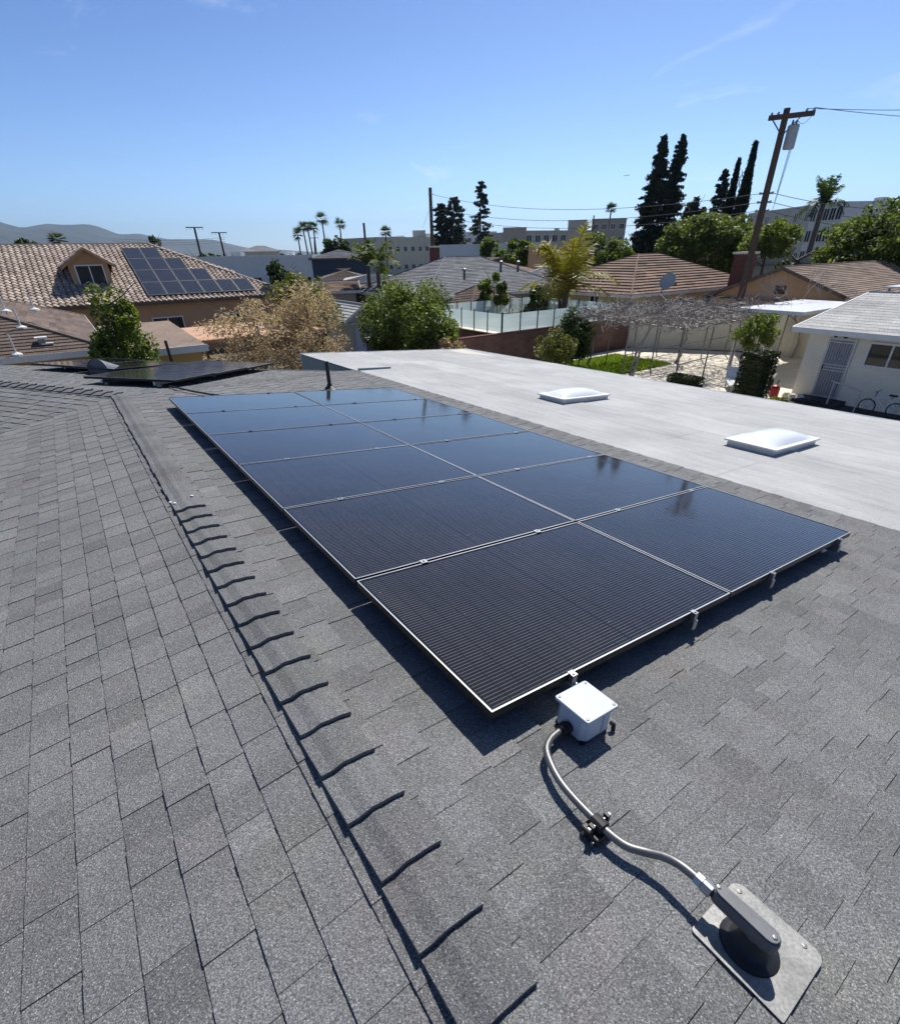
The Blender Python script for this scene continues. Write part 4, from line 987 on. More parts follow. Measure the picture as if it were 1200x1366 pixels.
# brown shingle house far left
brh=hiphouse('shingled_house','ochre house with brown shingle hip roof and white vent pipes at the left edge',-16,0.45,20.95,33.5,2.75,5.2,'a',6,6.4,'ochre','brownsh',34,step=0.025,over=0.45,seed=5)
BH=((-16+0.45)/2,(20.95+33.5)/2)
def on_brown(x,y):
    r=ray(x,y); rl=np.array([r[:2]@np.array(UH[:2]),r[:2]@np.array(VH[:2]),r[2]]); k=2.45/6.725; nn=np.array([0,-k,1.0]); p0=np.array([0,20.5,2.75-CAMZ]); q=rl*(nn@p0)/(nn@rl); return lot(q[0],q[1],q[2]+CAMZ)
for i,(x,y,h,lb) in enumerate(((29,437,0.75,'upper white vent pipe leaning on the brown shingle roof'),(23,473,0.75,'lower white vent pipe on the brown shingle roof, nearest the eave'),(8,415,0.6,'white vent pipe at the left frame edge on the brown roof'),(46,413,0.6,'white vent pipe near the top of the brown roof'))):
    p=on_brown(x,y); t=thing('vent_pipe',lb,'vent pipe',Matrix.Translation(p)); 
    b=MB(); b.tube([(0,0,-.1),(-0.02,0,h*.75)],0.022,8); b.build('pipe',M['white'],t); b=MB(); b.lathe([(.15,-.02),(.14,.02),(.035,.07)],10); b.build('collar',M['white'],t)
p=on_brown(57,458); t=thing('box_vent','white square box vent low on the brown shingle roof','vent',Matrix.Translation(p)@Matrix.Rotation(LOTA,4,'Z'))
b=MB(); b.box(-.09,.09,-.09,.09,-.1,.14); b.build('stack',M['galv'],t); b=MB(); b.box(-.16,.16,-.14,.14,.14,.19); b.build('cap',M['white'],t); b=MB(); b.box(-.03,.28,-.2,-.05,-.02,.02); b.build('flange',M['white'],t)
# low garage with grey roof behind the wing
gar=thing('garage','low ochre garage with grey flat roof and pale fascia behind the far array','garage',lotM(1.2,20.0))
b=MB(); b.box(0,2.35,0.25,6.5,0,2.45); b.build('wall',M['ochre'],gar)
b=MB(); b.add([(-.2,0,2.62),(2.55,0,2.62),(2.55,7,2.85),(-.2,7,2.85),(-.2,0,2.5),(2.55,0,2.5),(2.55,7,2.73),(-.2,7,2.73)],[(0,1,2,3),(4,7,6,5),(0,4,5,1),(1,5,6,2),(2,6,7,3),(3,7,4,0)]); b.build('roof',M['tansh'],gar)
b=MB(); b.box(-.22,2.57,-.04,0,2.44,2.66); b.build('fascia',M['paleblue'],gar)
pc=thing('patio_cover','peach coloured flat patio cover beside the tan house','patio cover',lotM(4.2,22.6))
b=MB(); b.box(-.4,5.0,0,5.0,2.35,2.45); b.build('canopy',M['terracotta'],pc)
for (x,y) in ((0,.1),(4.8,.1),(0,4.8),(4.8,4.8)):
    b=MB(); b.box(x-.05,x+.05,y-.05,y+.05,0,2.35); b.build('post',M['wood'],pc)
t=thing('antenna_mast','thin dark leaning mast standing beside the low garage','mast',Matrix.Translation(lot(2.35,18.6)))
b=MB(); b.tube([(0,0,0),(0,0,2.2),(-.02,0,3.05)],.045,8); b.build('mast',M['pipe'],t); b=MB(); b.lathe([(.2,0),(.18,.03),(.05,.06)],10); b.build('base',M['pipe'],t)
# shed
shed=hiphouse('shed','small grey roofed garden shed with pale blue door',11.9,14.0,26.6,30.0,2.15,2.95,'b',0,0,'cream','lightsh',7,step=0.03,over=0.2,seed=8,cat='shed')
b=MB(); b.box(-.55,.55,-1.74,-1.70,.05,1.95); d_=b.build('door',M['paleblue_door'],shed)
b=MB(); b.tube([(.4,-1.76,1.0),(.4,-1.80,1.0)],.03,8); b.build('handle',M['galv'],d_)
bb_=thing('storage_bin','blue storage bin with white lid in front of the shed','bin',lotM(13.0,24.9))
b=MB(); b.add([(-.55,-.4,0),(.55,-.4,0),(.55,.4,0),(-.55,.4,0),(-.62,-.46,1.3),(.62,-.46,1.3),(.62,.46,1.45),(-.62,.46,1.45)],[(3,2,1,0),(0,1,5,4),(1,2,6,5),(2,3,7,6),(3,0,4,7)]); b.build('body',M['bluepaint'],bb_)
b=MB(); b.add([(-.68,-.52,1.31),(.68,-.52,1.31),(.68,.52,1.47),(-.68,.52,1.47),(-.66,-.5,1.37),(.66,-.5,1.37),(.66,.5,1.53),(-.66,.5,1.53)],[(0,3,2,1),(4,5,6,7),(0,1,5,4),(1,2,6,5),(2,3,7,6),(3,0,4,7)]); b.build('lid',M['white'],bb_)

# ------------------------------------------------------------------ middle distance
def spanM(x0,x1,y,D0,D1=None):
    p0,p1=at(x0,y,D0),at(x1,y,D1 or D0); d=p1-p0; rz=math.atan2(d.y,d.x); return p0,p1,rz,math.hypot(d.x,d.y)
def farhouse(name,label,x0,x1,ye,yr,D,depth,wall,roof,axis='a',i0=3,i1=3,nc=16,seed=1,D1=None,wins=(),fascia='white',group=None,step=.04):
    p0,p1,rz,w=spanM(x0,x1,ye,D,D1); ez=(p0.z+p1.z)/2; c=(p0+p1)/2; n_=Vector((-math.sin(rz),math.cos(rz),0))
    q=at((x0+x1)/2,yr,(D+(D1 or D))/2+depth/2); m=Matrix.Translation((c.x+n_.x*depth/2,c.y+n_.y*depth/2,0))@Matrix.Rotation(rz,4,'Z')
    return hiphouse(name,label,0,w,0,depth,ez,q.z,axis,i0,i1,wall,roof,nc,step=step,over=.4,wins=wins,fascia=fascia,seed=seed,mw=m,group=group)
def farblock(name,label,x0,x1,yt,D,depth,wall,D1=None,**k):
    p0,p1,rz,w=spanM(x0,x1,yt,D,D1); return block(name,label,(p0+p1)/2,w,depth,(p0.z+p1.z)/2-k.get('parapet',.5),wall,rz,**k)
G='houses in the middle distance'
farblock('long_building','long pale grey flat roofed building behind the tiled house',262,416,341,92,14,'paleblue',D1=84,floors=1,cols=7,ww=1.5,hh=1.0,parapet=.35,cat='building')
farhouse('hip_house','dark blue house with grey hip roof beyond the palm',415,492,344,333,84,12,'navy','graysh',i0=4,i1=4,seed=11,wins=(('S',1.0,1.2,.8,1.1,1),('S',3.0,1.2,.8,1.1,1),('S',6.0,1.2,1.4,1.1,2)),fascia='brownsh')
farhouse('hip_house','green grey roofed house peeking over the long pale building',322,372,335,328,135,10,'cream','lightsh',i0=3,i1=3,seed=12,wins=(('S',1.5,2.2,1.2,1,1),('S',4.5,2.2,1.2,1,1),('S',7,2.2,1.2,1,1)))
farhouse('hip_house','small brown roofed house in front of the dark blue house',432,486,372,358,64,9,'beige','brownsh',i0=3,i1=3,seed=13)
farhouse('flat_house','white roofed house behind the small feather palms',462,535,374,366,56,7,'taupe','lightsh',i0=2,i1=2,seed=14)
pcv=farblock('carport','brown carport with pale flat roof behind the shed',447,535,383,46,6,'brownsh',floors=1,cols=0,parapet=.06,cat='carport')
farhouse('tile_porch','little terracotta tile porch roof left of the brown carport',424,474,388,375,45,5,'taupe','browntile',i0=0,i1=0,seed=15,nc=8)
# grey hip roofs behind the pool
hiphouse('hip_house','grey shingle hip roof house behind the pool terrace',20.5,33.5,32.0,42.0,2.6,4.85,'a',5.0,4.6,'taupe','graysh',26,step=.03,over=.5,seed=16,group=G)
hiphouse('garage','small dark brown hip roof garage directly behind the pool fence',22.0,26.4,29.0,32.4,2.2,3.2,'a',1.7,1.7,'taupe','brownsh',12,step=.03,over=.3,seed=17,cat='garage')
farhouse('hip_house','light brown roofed house with chimney left of the tall timber pole',560,655,371,344,58,14,'cream','tansh',i0=6,i1=5,seed=18,group=G,D1=54)
farhouse('hip_house','grey roofed house behind the golden palm',690,790,372,349,56,12,'taupe','graysh',i0=4,i1=5,seed=19,group=G)
t=thing('chimney','red brick chimney on the light brown roof by the timber pole','chimney',Matrix.Translation(at(580,360,60).xy.to_3d()))
b=MB(); b.box(-.5,.5,-.4,.4,0,5.6); b.build('stack',M['chimney'],t); b=MB(); b.box(-.58,.58,-.48,.48,5.6,5.75); b.build('cap',M['concrete'],t)
for (x,y,D,lb) in ((668,346,39,'small galvanised roof vent on the ridge of the grey hip roof, left one'),(691,346,39,'galvanised roof vent on the ridge of the grey hip roof, right one'),(619,356,38,'small dark box vent on the left hip of the grey roof')):
    p=at(x,y,D); t=thing('roof_vent',lb,'vent',Matrix.Translation(p-Vector((0,0,.45)))); b=MB(); b.tube([(0,0,-.3),(0,0,.25)],.08,8); b.build('stack',M['castgrey'],t); b=MB(); b.lathe([(.15,.25),(.15,.34),(.05,.40)],10); b.build('cap',M['galv'],t)
# apartments and far buildings
AP='far apartment blocks'
farblock('apartment_block','long cream two storey apartment block left of the pines',503,592,316,150,18,'cream',D1=165,floors=2,cols=9,parapet=.5,group=AP)
farblock('stair_tower','small cream rooftop stair tower on the long cream block',550,567,307,160,6,'cream',floors=1,cols=1,parapet=.3,cat='building')
farblock('apartment_block','pale grey apartment block behind the slender pine',600,662,309,175,16,'paleblue',floors=3,cols=6,parapet=.5,group=AP)
farblock('white_building','low white building with three windows below the pines',586,706,325,105,12,'paleblue',D1=100,floors=1,cols=5,ww=2.0,hh=1.3,parapet=.4)
farblock('apartment_block','taupe end block of the stepped apartment row',671,702,303,140,20,'taupe',floors=3,cols=0,parapet=.4,group=AP)
farblock('apartment_block','beige stepped apartment row with dark balconies',700,790,307,140,18,'beige',D1=150,floors=3,cols=8,ww=1.5,hh=1.5,parapet=.4,group=AP)
farblock('stair_tower','beige square tower on the stepped apartment row',758,783,293,146,8,'beige',floors=1,cols=0,parapet=.4,cat='building')
farblock('apartment_block','taupe grey apartment block next to the tall conifers',790,836,291,150,18,'taupe',floors=4,cols=4,parapet=.4,group=AP)
farblock('flat_house','low tan flat roofed house behind the golden palm',705,770,329,72,8,'tan',floors=1,cols=0,parapet=.3,cat='house')
farblock('apartment_block','white three storey apartment block beyond the utility pole',1086,1128,271,95,20,'white',D1=90,floors=4,cols=5,ww=1.1,hh=1.4,parapet=.3,group=AP)
farblock('apartment_block','long grey white block running left of the white apartments',1000,1086,279,112,14,'cream',D1=95,floors=4,cols=7,ww=1.0,hh=1.2,parapet=.3,group=AP)
farhouse('gable_house','pale blue grey house with twin gables beyond the tan roofs',1003,1062,352,326,66,9,'paleblue','lightsh',axis='b',i0=0,i1=0,seed=31,fascia='brownsh')
farhouse('gable_house','pale grey gabled house under the big tree on the right',1062,1128,350,326,66,9,'paleblue','lightsh',axis='b',i0=0,i1=0,seed=32,fascia='brownsh')

# ------------------------------------------------------------------ yellow house and its neighbours on the right
yel=hiphouse('yellow_house','yellow stucco house with brown tiled hip roof and satellite dish',31.4,47.0,23.9,33.5,2.55,4.8,'a',6.6,6.4,'yellow','browntile',15,step=.07,over=.45,seed=20,wins=(('W',6.2,1.1,.9,1.3,2),('S',5.6,1.35,.8,.8,1),('S',9.0,1.35,.8,.9,1)))
dsh=thing('satellite_dish','grey satellite dish on the edge of the brown tiled roof','satellite dish',Matrix.Translation(at(888,392,41.0)))
b=MB(); b.tube([(-.35,0,-.35),(-.35,0,.25),(0,0,.55)],.04,6); b.build('mast',M['steel'],dsh)
b=MB(); pr=[(0.0,0.0),(.2,.02),(.4,.08),(.55,.15),(.54,.17),(.4,.10),(.0,.03)]; b.lathe(pr[:-1]+[(0.02,.03)],18); Dm=Matrix.Translation((0,-.05,.72))@Matrix.Rotation(R(-50),4,'Z')@Matrix.Rotation(R(62),4,'X'); b.v=[tuple(Dm@Vector(p)) for p in b.v]; b.build('reflector',M['tank'],dsh,smooth=True)
b=MB(); b.tube([(0,-.1,.5),(.35,-.35,.62)],.025,6); b.box(.3,.42,-.42,-.3,.57,.70); b.build('feed_arm',M['black'],dsh)
ch=thing('chimney','broad red brick chimney between the yellow house and the utility pole','chimney',lotM(39.4,21.0)); b=MB(); b.box(-.55,.55,-.5,.5,0,4.75); b.build('stack',M['chimney'],ch); b=MB(); b.box(-.65,.65,-.6,.6,4.75,4.88); b.build('cap',M['concrete'],ch)
tanh=hiphouse('tan_house','peach gabled house with tan shingle roof behind the white wall',35.0,54.0,12.0,20.2,2.5,4.15,'a',0,0,'tan','tansh',22,step=.03,over=.4,seed=22,fascia='brownsh')
b=MB(); b.box(-9.53,-9.50,-.3,.3,2.75,3.2); gv=b.build('gable_vent',M['wood'],tanh)
wp=thing('awning_panel','white flat awning panel propped on the tan roof at the right','panel',lotM(36.6,10.4,0)); b=MB(); b.box(-1.6,1.6,-.6,.6,3.25,3.33); b.build('panel',M['whitemetal'],wp)
for (x,y) in ((-1.4,-.45),(1.4,-.45),(-1.4,.45),(1.4,.45)):
    b=MB(); b.box(x-.04,x+.04,y-.04,y+.04,0,3.25); b.build('leg',M['steel'],wp)
ch=thing('chimney','dark red brick chimney at the right frame edge above the pale roof','chimney',lotM(33.2,9.0)); b=MB(); b.box(-.5,.5,-.45,.45,0,4.75); b.build('stack',M['chimney'],ch); b=MB(); b.box(-.58,.58,-.53,.53,4.75,4.9); b.build('cap',M['concrete'],ch)
# pale house with security door
rh=hiphouse('pale_house','cream stucco house with pale grey roof, security door and window at the right',23.2,34.6,-9.0,9.1,2.55,3.42,'b',0,0,'offwhite','lightsh',16,step=.008,over=.5,seed=23,wins=(('W',2.0,1.42,1.45,.84,2),))
dF=WF['W'](-5.7,9.05-0.70,0.0)
dr=MB(); dw_,dh0,dh1=.92,.16,2.27
for (x0,x1,y0,y1) in ((0,dw_,dh1-.07,dh1),(0,.07,dh0,dh1-.07),(dw_-.07,dw_,dh0,dh1-.07)): dr.box(x0,x1,y0,y1,0.0,.05)
door=dr.build('security_door',M['doorgrille'],rh,dF)
b=MB(); b.box(.07,dw_-.07,dh0,dh1-.07,.005,.012); b.build('screen',M['doorscreen'],door)
b=MB()
for k in range(9): x=.07+(dw_-.14)*(k+.5)/9; b.box(x-.008,x+.008,dh0,dh1-.07,.016,.03)
for z in (dh0+.02,1.13,1.23,1.33,dh1-.16): b.box(.07,dw_-.07,z,z+.035,.0305,.042)
for k in range(7):
    a=R(20+k*23); b.tube([(dw_/2,1.36,.035),(dw_/2+.36*math.cos(a),1.36+.60*math.sin(a),.035)],.008,4)
b.build('grille',M['doorgrille'],door)
b=MB(); b.box(.075,.10,1.15,1.32,.045,.09); b.build('handle',M['black'],door)
lt=thing('wall_light','black twin floodlight on the wall above the security door','light',lotM(23.2,8.0,2.45,0)); 
b=MB(); b.box(-.05,0,-.06,.06,-.06,.06); b.build('base',M['black'],lt)
for s in (-1,1):
    b=MB(); b.tube([(-.05,s*.05,0),(-.12,s*.13,-.02),(-.24,s*.17,-.10)],[.03,.045,.075],8); b.build('lamp_head',M['black'],lt)
st=thing('door_step','dark concrete step with mat below the security door','step',lotM(22.7,7.9)); b=MB(); b.box(-.45,.5,-.75,.75,0,.14); b.build('step',M['asphalt'],st); b=MB(); b.box(-.32,.3,-.5,.5,.141,.16); b.build('mat',M['black'],st)
hr=thing('hand_rail','thin pale hand rail standing beside the step','rail',lotM(22.3,6.55)); b=MB(); b.tube([(0,0,0),(0,0,.75),(.0,1.0,.95)],.025,6); b.tube([(0,.9,0),(0,.9,.93)],.025,6); b.build('rail',M['doorgrille'],hr)
# bicycle
bk=thing('bicycle','small dark bicycle with pale frame parked by the cream wall','bicycle',lotM(22.45,5.85,0,R(90)))
def wheel(x):
    b=MB(); pts=[(x+.25*math.cos(2*PI*k/20),0,.27+.25*math.sin(2*PI*k/20)) for k in range(21)]; b.tube(pts,.022,6,cap=False); w_=b.build('wheel',M['black'],bk)
    b=MB(); 
    for k in range(10): a=2*PI*k/10; b.tube([(x,0,.27),(x+.23*math.cos(a),0,.27+.23*math.sin(a))],.004,3)
    b.build('spokes',M['galv'],w_)
wheel(-.42); wheel(.42)
b=MB(); A_,B_,C_,D_,E2=(-.42,0,.27),(-.12,0,.28),(-.2,0,.62),(.28,0,.62),(.42,0,.27)
for p,q in ((A_,B_),(A_,C_),(B_,C_),(C_,D_),(B_,D_),(D_,E2)): b.tube([p,q],.018,6)
b.build('frame',M['whitemetal'],bk)
b=MB(); b.tube([(.28,0,.62),(.25,0,.80)],.015,6); b.tube([(.25,-.24,.83),(.25,0,.80),(.25,.24,.83)],.014,6); b.build('handlebar',M['black'],bk)
b=MB(); b.tube([(-.2,0,.62),(-.22,0,.72)],.014,6); b.box(-.34,-.10,-.06,.06,.72,.77); b.build('saddle',M['black'],bk,bevel=.02)
# carport and posts
cpt=thing('carport','white flat carport roof attached beside the pale house','carport',lotM(26.0,10.7)); b=MB(); b.box(0,6.2,0,2.9,2.62,2.76); b.build('canopy',M['whitemetal'],cpt)
for (x,y) in ((.15,2.7),(3.0,2.7),(6.0,2.7),(6.0,.2)):
    b=MB(); b.box(x-.07,x+.07,y-.07,y+.07,0,2.62); b.build('post',M['white'],cpt)
fw_=thing('board_fence','tall cream board fence under the carport','fence',lotM(31.6,9.8)); 
for k in range(12):
    b=MB(); b.box(-.02+.006*(k%2),.02+.006*(k%2),k*.33,k*.33+.318,0,2.35+.02*math.sin(k*2.1)); b.build('board',M['cream'],fw_)
b=MB(); b.box(.03,.07,0,3.95,.4,.5); b.box(.03,.07,0,3.95,1.8,1.9); b.build('rails',M['cream'],fw_)

# ------------------------------------------------------------------ back yard: patio, lawn, walls, pergola
def sheet(name,pts,z,mat,kind='structure'):
    b=MB(); b.prism([tuple(lot(*p).xy) for p in pts],z-.03,z); return tag(b.build(name,M[mat]),kind=kind)
sheet('patio',[(10.5,4.0),(23.3,4.0),(23.3,9.0),(31.8,9.0),(31.8,14.2),(28.2,20.6),(14.0,20.6)],0.012,'concrete')
sheet('shaded_path',[(10.6,-6.0),(23.1,-6.0),(23.1,8.75),(16.0,8.75)],0.018,'asphalt')  # dark sheet over the concrete: shade beside the house put into its colour
sheet('lawn_bed',[(16.0,15.9),(25.2,15.9),(25.2,19.6),(16.0,19.6)],0.022,'dirt')
rng=np.random.default_rng(44); n=26000; P=np.stack([rng.uniform(16.0,25.2,n),rng.uniform(15.9,19.6,n)],1); hh=rng.uniform(.04,.13,n); base=np.outer(P[:,0],np.array(UH))+np.outer(P[:,1],np.array(VH)); base[:,2]=.02
an=rng.uniform(0,2*PI,n); w_=np.stack([np.cos(an)*.025,np.sin(an)*.025,0*an],1); tp=base+np.stack([rng.normal(0,.03,n),rng.normal(0,.03,n),hh],1)
tag(link('lawn_grass',quads_mesh('lawn_grass',np.stack([base-w_,base+w_,tp+w_*.2,tp-w_*.2],1),np.clip(rng.normal(.5,.25,n),0,1),M['grass'])),'bright green lawn patch beside the pergola','grass',kind='stuff')
def wall_run(name,label,p,q,h,th,mat,cap=None,cat='wall'):
    P0,Q0=lot(*p),lot(*q); d=Q0-P0; L=d.length; t=thing(name,label,cat,Matrix.Translation(P0)@Matrix.Rotation(math.atan2(d.y,d.x),4,'Z'))
    b=MB(); b.box(0,L,-th/2,th/2,0,h); b.build('wall',M[mat],t)
    if cap: b=MB(); b.box(-.03,L+.03,-th/2-.03,th/2+.03,h+.001,h+.06); b.build('coping',M[cap],t)
    return t
wall_run('boundary_wall','pale plastered boundary wall behind the pergola',(28.0,21.0),(33.2,13.9),2.15,.2,'offwhite','concrete')
wall_run('block_wall','brown slump block garden wall below the pool fence',(13.2,21.0),(28.0,21.0),1.62,.2,'brick','chimney')
wall_run('block_wall','low brown block wall stub under the green bush',(17.9,21.15),(17.9,28.2),1.5,.2,'brick','chimney')
b=MB(); b.prism([tuple(lot(*p).xy) for p in [(18.02,21.12),(26.9,21.12),(26.9,28.4),(18.02,28.4)]],0,1.55); tag(b.build('pool_deck',M['concrete']),kind='structure')
b=MB(); b.prism([tuple(lot(*p).xy) for p in [(19.6,23.0),(25.4,23.0),(25.4,27.0),(19.6,27.0)]],1.551,1.60); tag(b.build('pool_cover',M['taupe']),'tan pool cover inside the aqua fence','pool cover')
def poolfence(label,p,q,n):
    P0,Q0=lot(*p,1.56),lot(*q,1.56); d=Q0-P0; L=d.length; t=thing('pool_fence',label,'fence',Matrix.Translation(P0)@Matrix.Rotation(math.atan2(d.y,d.x),4,'Z'),'pool fence runs'); s=L/n
    for k in range(n+1):
        b=MB(); b.tube([(k*s,0,0),(k*s,0,1.02)],.032,7); b.build('post',M['pipe'],t)
    for k in range(n):
        b=MB(); m=6; vs=[];fs=[]
        for i in range(m+1):
            x=k*s+.03+(s-.06)*i/m; y=.03*math.sin(PI*i/m)*(1 if k%2 else -1)
            vs+= [(x,y,.08),(x,y*1.4,.5),(x,y*.6,.93)]
        for i in range(m): fs+=[(3*i,3*i+3,3*i+4,3*i+1),(3*i+1,3*i+4,3*i+5,3*i+2)]
        b.add(vs,fs); b.build('mesh_panel',M['aqua'],t)
    return t
poolfence('front run of pale aqua pool fence above the block wall',(18.1,21.25),(26.6,21.25),7)
poolfence('left run of pale aqua pool fence beside the green bush',(18.1,28.2),(18.1,21.3),6)
poolfence('back run of pale aqua pool fence behind the pool cover',(18.15,28.2),(26.75,28.2),8)
poolfence('right run of pale aqua pool fence near the yellow house',(26.7,28.15),(26.7,21.3),5)
# pergola of thin steel posts with dormant vine
pg=thing('pergola','thin steel post pergola over the patio carrying dormant vines','pergola',lotM(21.2,13.1))
for x in (0,2.2,4.4,6.6,8.9):
    for y in (0,2.8,5.6):
        b=MB(); b.tube([(x,y,0),(x+.02,y,2.3)],.033,7); b.build('post',M['steel'],pg)
for y in (0,2.8,5.6): b=MB(); b.tube([(-.3,y,2.3),(9.2,y,2.3)],.03,6); b.build('beam',M['steel'],pg)
for x in np.arange(-.2,9.2,.75): b=MB(); b.tube([(x,-.2,2.34),(x,5.8,2.34)],.02,5); b.build('cross_bar',M['steel'],pg)
for y,z0_,z1_ in ((0,.85,1.1),(2.8,.9,.9)): b=MB(); b.tube([(0,y,z0_),(8.9,y,z1_)],.022,5); b.build('rail',M['steel'],pg)
vn=thing('grape_vine','tangled leafless grey vine sprawling over the pergola','vine',lotM(21.2,13.1))
rv=np.random.default_rng(8)
for (x,y) in ((-.1,2.2),(.3,2.6),(.2,5.2),(4.4,2.9)):
    b=MB(); pts=[(x,y,0)]; 
    for k in range(1,7): pts.append((x+rv.normal()*.10+.12*k*(1 if x<1 else .2),y+rv.normal()*.12-.05*k,2.4*k/6))
    b.tube(pts,[.07,.06,.055,.05,.045,.04,.035],6); b.build('trunk',M['twig'],vn)
tw=MB()
for k in range(2300):
    x,y=rv.uniform(-.8,9.0),rv.uniform(-.5,6.1); dens=1.0 if x<7 else .45
    if rv.random()>dens: continue
    z=2.36+abs(rv.normal())*.22; a=rv.uniform(0,2*PI); L=rv.uniform(.35,1.1); d=np.array([math.cos(a),math.sin(a),rv.normal()*.28]); p=np.array([x,y,z]); pts=[p]
    for s in range(3): d=d+rv.normal(size=3)*.35; d[2]-=.06; p=p+d/np.linalg.norm(d)*L/3; p[2]=max(p[2],2.12); pts.append(p.copy())
    tw.tube(pts,[.022,.018,.014,.008],3,cap=False,tone=rv.random())
tw.build('vine_tangle',M['twig'],vn,kind='stuff')
hedge('dark clipped block hedge standing by the pale house corner',20.9,21.85,9.35,10.35,1.75,'leaf_hedge',61,6500,.055)
hedge('low clipped box hedge at the patio edge',20.9,21.5,11.9,13.3,.48,'leaf_hedge',62,2500,.05)
tree('citrus_tree','small loose leafed bush tree behind the block hedge',lot(24.3,11.7),3.0,1.0,'leaf_mid',5200,.065,.36,63,'round',40,tonebias=.25)
shrub('low yellow green plant at the foot of the door step',lot(20.6,8.3),.45,.5,'leaf_yellow',64,700,.09,nclump=10)
shrub('round speckled yellow green shrub against the block wall',lot(18.2,17.6),2.2,1.15,'leaf_yellow',65,8000,.06,nclump=60)
shrub('dark dense evergreen shrub at the end of the block wall',lot(20.6,18.6),2.75,1.05,'leaf_dark',66,9000,.075,nclump=60)
# yard clutter
t=thing('garden_cart','small pale garden cart with black wheel behind the hedge','cart',lotM(23.6,10.6)); 
b=MB(); b.add([(-.5,-.25,.3),(.5,-.25,.3),(.5,.25,.3),(-.5,.25,.3),(-.65,-.35,.62),(.6,-.35,.55),(.6,.35,.55),(-.65,.35,.62)],[(3,2,1,0),(0,1,5,4),(1,2,6,5),(2,3,7,6),(3,0,4,7)]); b.build('tray',M['whitemetal'],t)
for s in (-1,1):
    b=MB(); b.tube([(.3,s*.28,.2),(.3,s*.34,.2)],.2,12); b.build('wheel',M['black'],t); b=MB(); b.tube([(-.6,s*.25,.55),(-1.1,s*.25,.75)],.02,6); b.build('handle',M['steel'],t)
t=thing('toy_car','red and white ride-on toy on the patio under the pergola','toy',lotM(24.6,12.2,0,R(20)))
b=MB(); b.box(-.4,.4,-.22,.22,.12,.36); b.box(-.15,.25,-.2,.2,.36,.5); b.build('body',M['red'],t,bevel=.06); b=MB(); b.box(-.36,.1,-.24,.24,.50,.54); b.build('seat',M['white'],t,bevel=.02)
for (x,y) in ((-.28,-.24),(.28,-.24),(-.28,.24),(.28,.24)):
    b=MB(); b.tube([(x,y-.04,.12),(x,y+.04,.12)],.12,12); b.build('wheel',M['black'],t)
t=thing('gas_can','small red can standing at the pale house corner','can',lotM(22.5,9.45)); b=MB(); b.lathe([(.16,0),(.17,.04),(.17,.34),(.13,.42),(.05,.46)],14); b.build('body',M['red'],t); b=MB(); b.tube([(0,0,.44),(.12,0,.56),(.12,0,.62)],.025,6); b.build('spout',M['black'],t)
for k,(a_,b_) in enumerate(((22.6,9.0),(22.5,8.75),(22.55,8.5))):
    t=thing('flower_pot','small grey stone lump in a row beside the door step, %s'%['nearest the corner','middle one','nearest the step'][k],'stone',lotM(a_,b_),'stones by the step'); b=MB(); b.lathe([(.10,0),(.15,.06),(.16,.14),(.11,.22),(.03,.25)],9); b.build('stone',M['concrete'],t)
t=thing('garden_chair','low pale lounge frame on the patio in front of the toy','chair',lotM(22.3,11.0,0,R(35))); b=MB(); b.box(-.7,.7,-.3,.3,.28,.33); b.build('seat',M['whitemetal'],t); b=MB(); b.add([(.7,-.3,.3),(.7,.3,.3),(1.05,.3,.75),(1.05,-.3,.75)],[(0,1,2,3)]); b.add([(.72,-.3,.27),(.72,.3,.27),(1.07,.3,.72),(1.07,-.3,.72)],[(3,2,1,0)]); b.build('backrest',M['whitemetal'],t)
for (x,y) in ((-.6,-.25),(.6,-.25),(-.6,.25),(.6,.25)):
    b=MB(); b.tube([(x,y,0),(x,y,.28)],.02,6); b.build('leg',M['steel'],t)

# ------------------------------------------------------------------ trees
tree('column_tree','upright bright green columnar tree behind the far array',at(166,470,18.5),at(158,352,18.5).z,1.2,'leaf_mid',24000,.075,.04,70,'spire2',120,tonebias=.12,clump=.24)
tree('flowering_tree','wide dry beige leafed tree beyond the small array',at(350,470,22.5),at(350,392,22.5).z,2.6,'leaf_dry',12000,.060,.04,71,'round',150,ry=1.8,clump=.22,tonebias=.22)
tree('flowering_tree','taller dry beige and gold tree right of the wide one',at(418,470,23.5),at(410,372,23.5).z,1.75,'leaf_dry',9500,.060,.04,72,'round',100,clump=.25,tonebias=.2)
tree('yellow_green_tree','yellow green tree rising behind the dry beige trees',at(398,357,27),at(398,357,27).z,2.1,'leaf_yellow',11000,.085,.2,73,'round',70,clump=.28)
tree('dark_tree','dark leafy tree in front of the long pale building',at(372,347,40),at(372,347,40).z,1.6,'leaf_dark',3500,.16,.2,74,'round',34)
tree('broad_bush','big round green bush tree by the edge of the pale roof',at(548,470,26.5),at(548,362,26.5).z,2.5,'leaf_mid',26000,.085,.02,75,'round',150,clump=.25,tonebias=.08)
shrub('dry scrubby shrub at the foot of the big green bush',at(596,462,24.5),1.9,1.0,'leaf_dry',76,2600,.085,nclump=26)
palm('king_palm','golden green clump palm rising behind the pool fence',at(752,372,36),at(752,372,36).z-0.3,'leaf_gold',8,3.5,80,droop=.50,ll=.95,lw=.05,tr=.12,up=(.35,1.7),trunks=3,tone_=.42,nl=30)
palm('feather_palm','green feather palm behind the big bush',at(503,352,44),at(503,352,44).z,'leaf_palm',16,2.3,81,droop=.75,ll=.55,lw=.08,tone_=.6,nl=16,up=(.3,1.4))
palm('feather_palm','smaller green feather palm left of its twin',at(490,352,46),at(490,352,46).z,'leaf_palm',13,1.8,82,droop=.8,ll=.5,lw=.08,tone_=.6,nl=14,up=(.3,1.4))
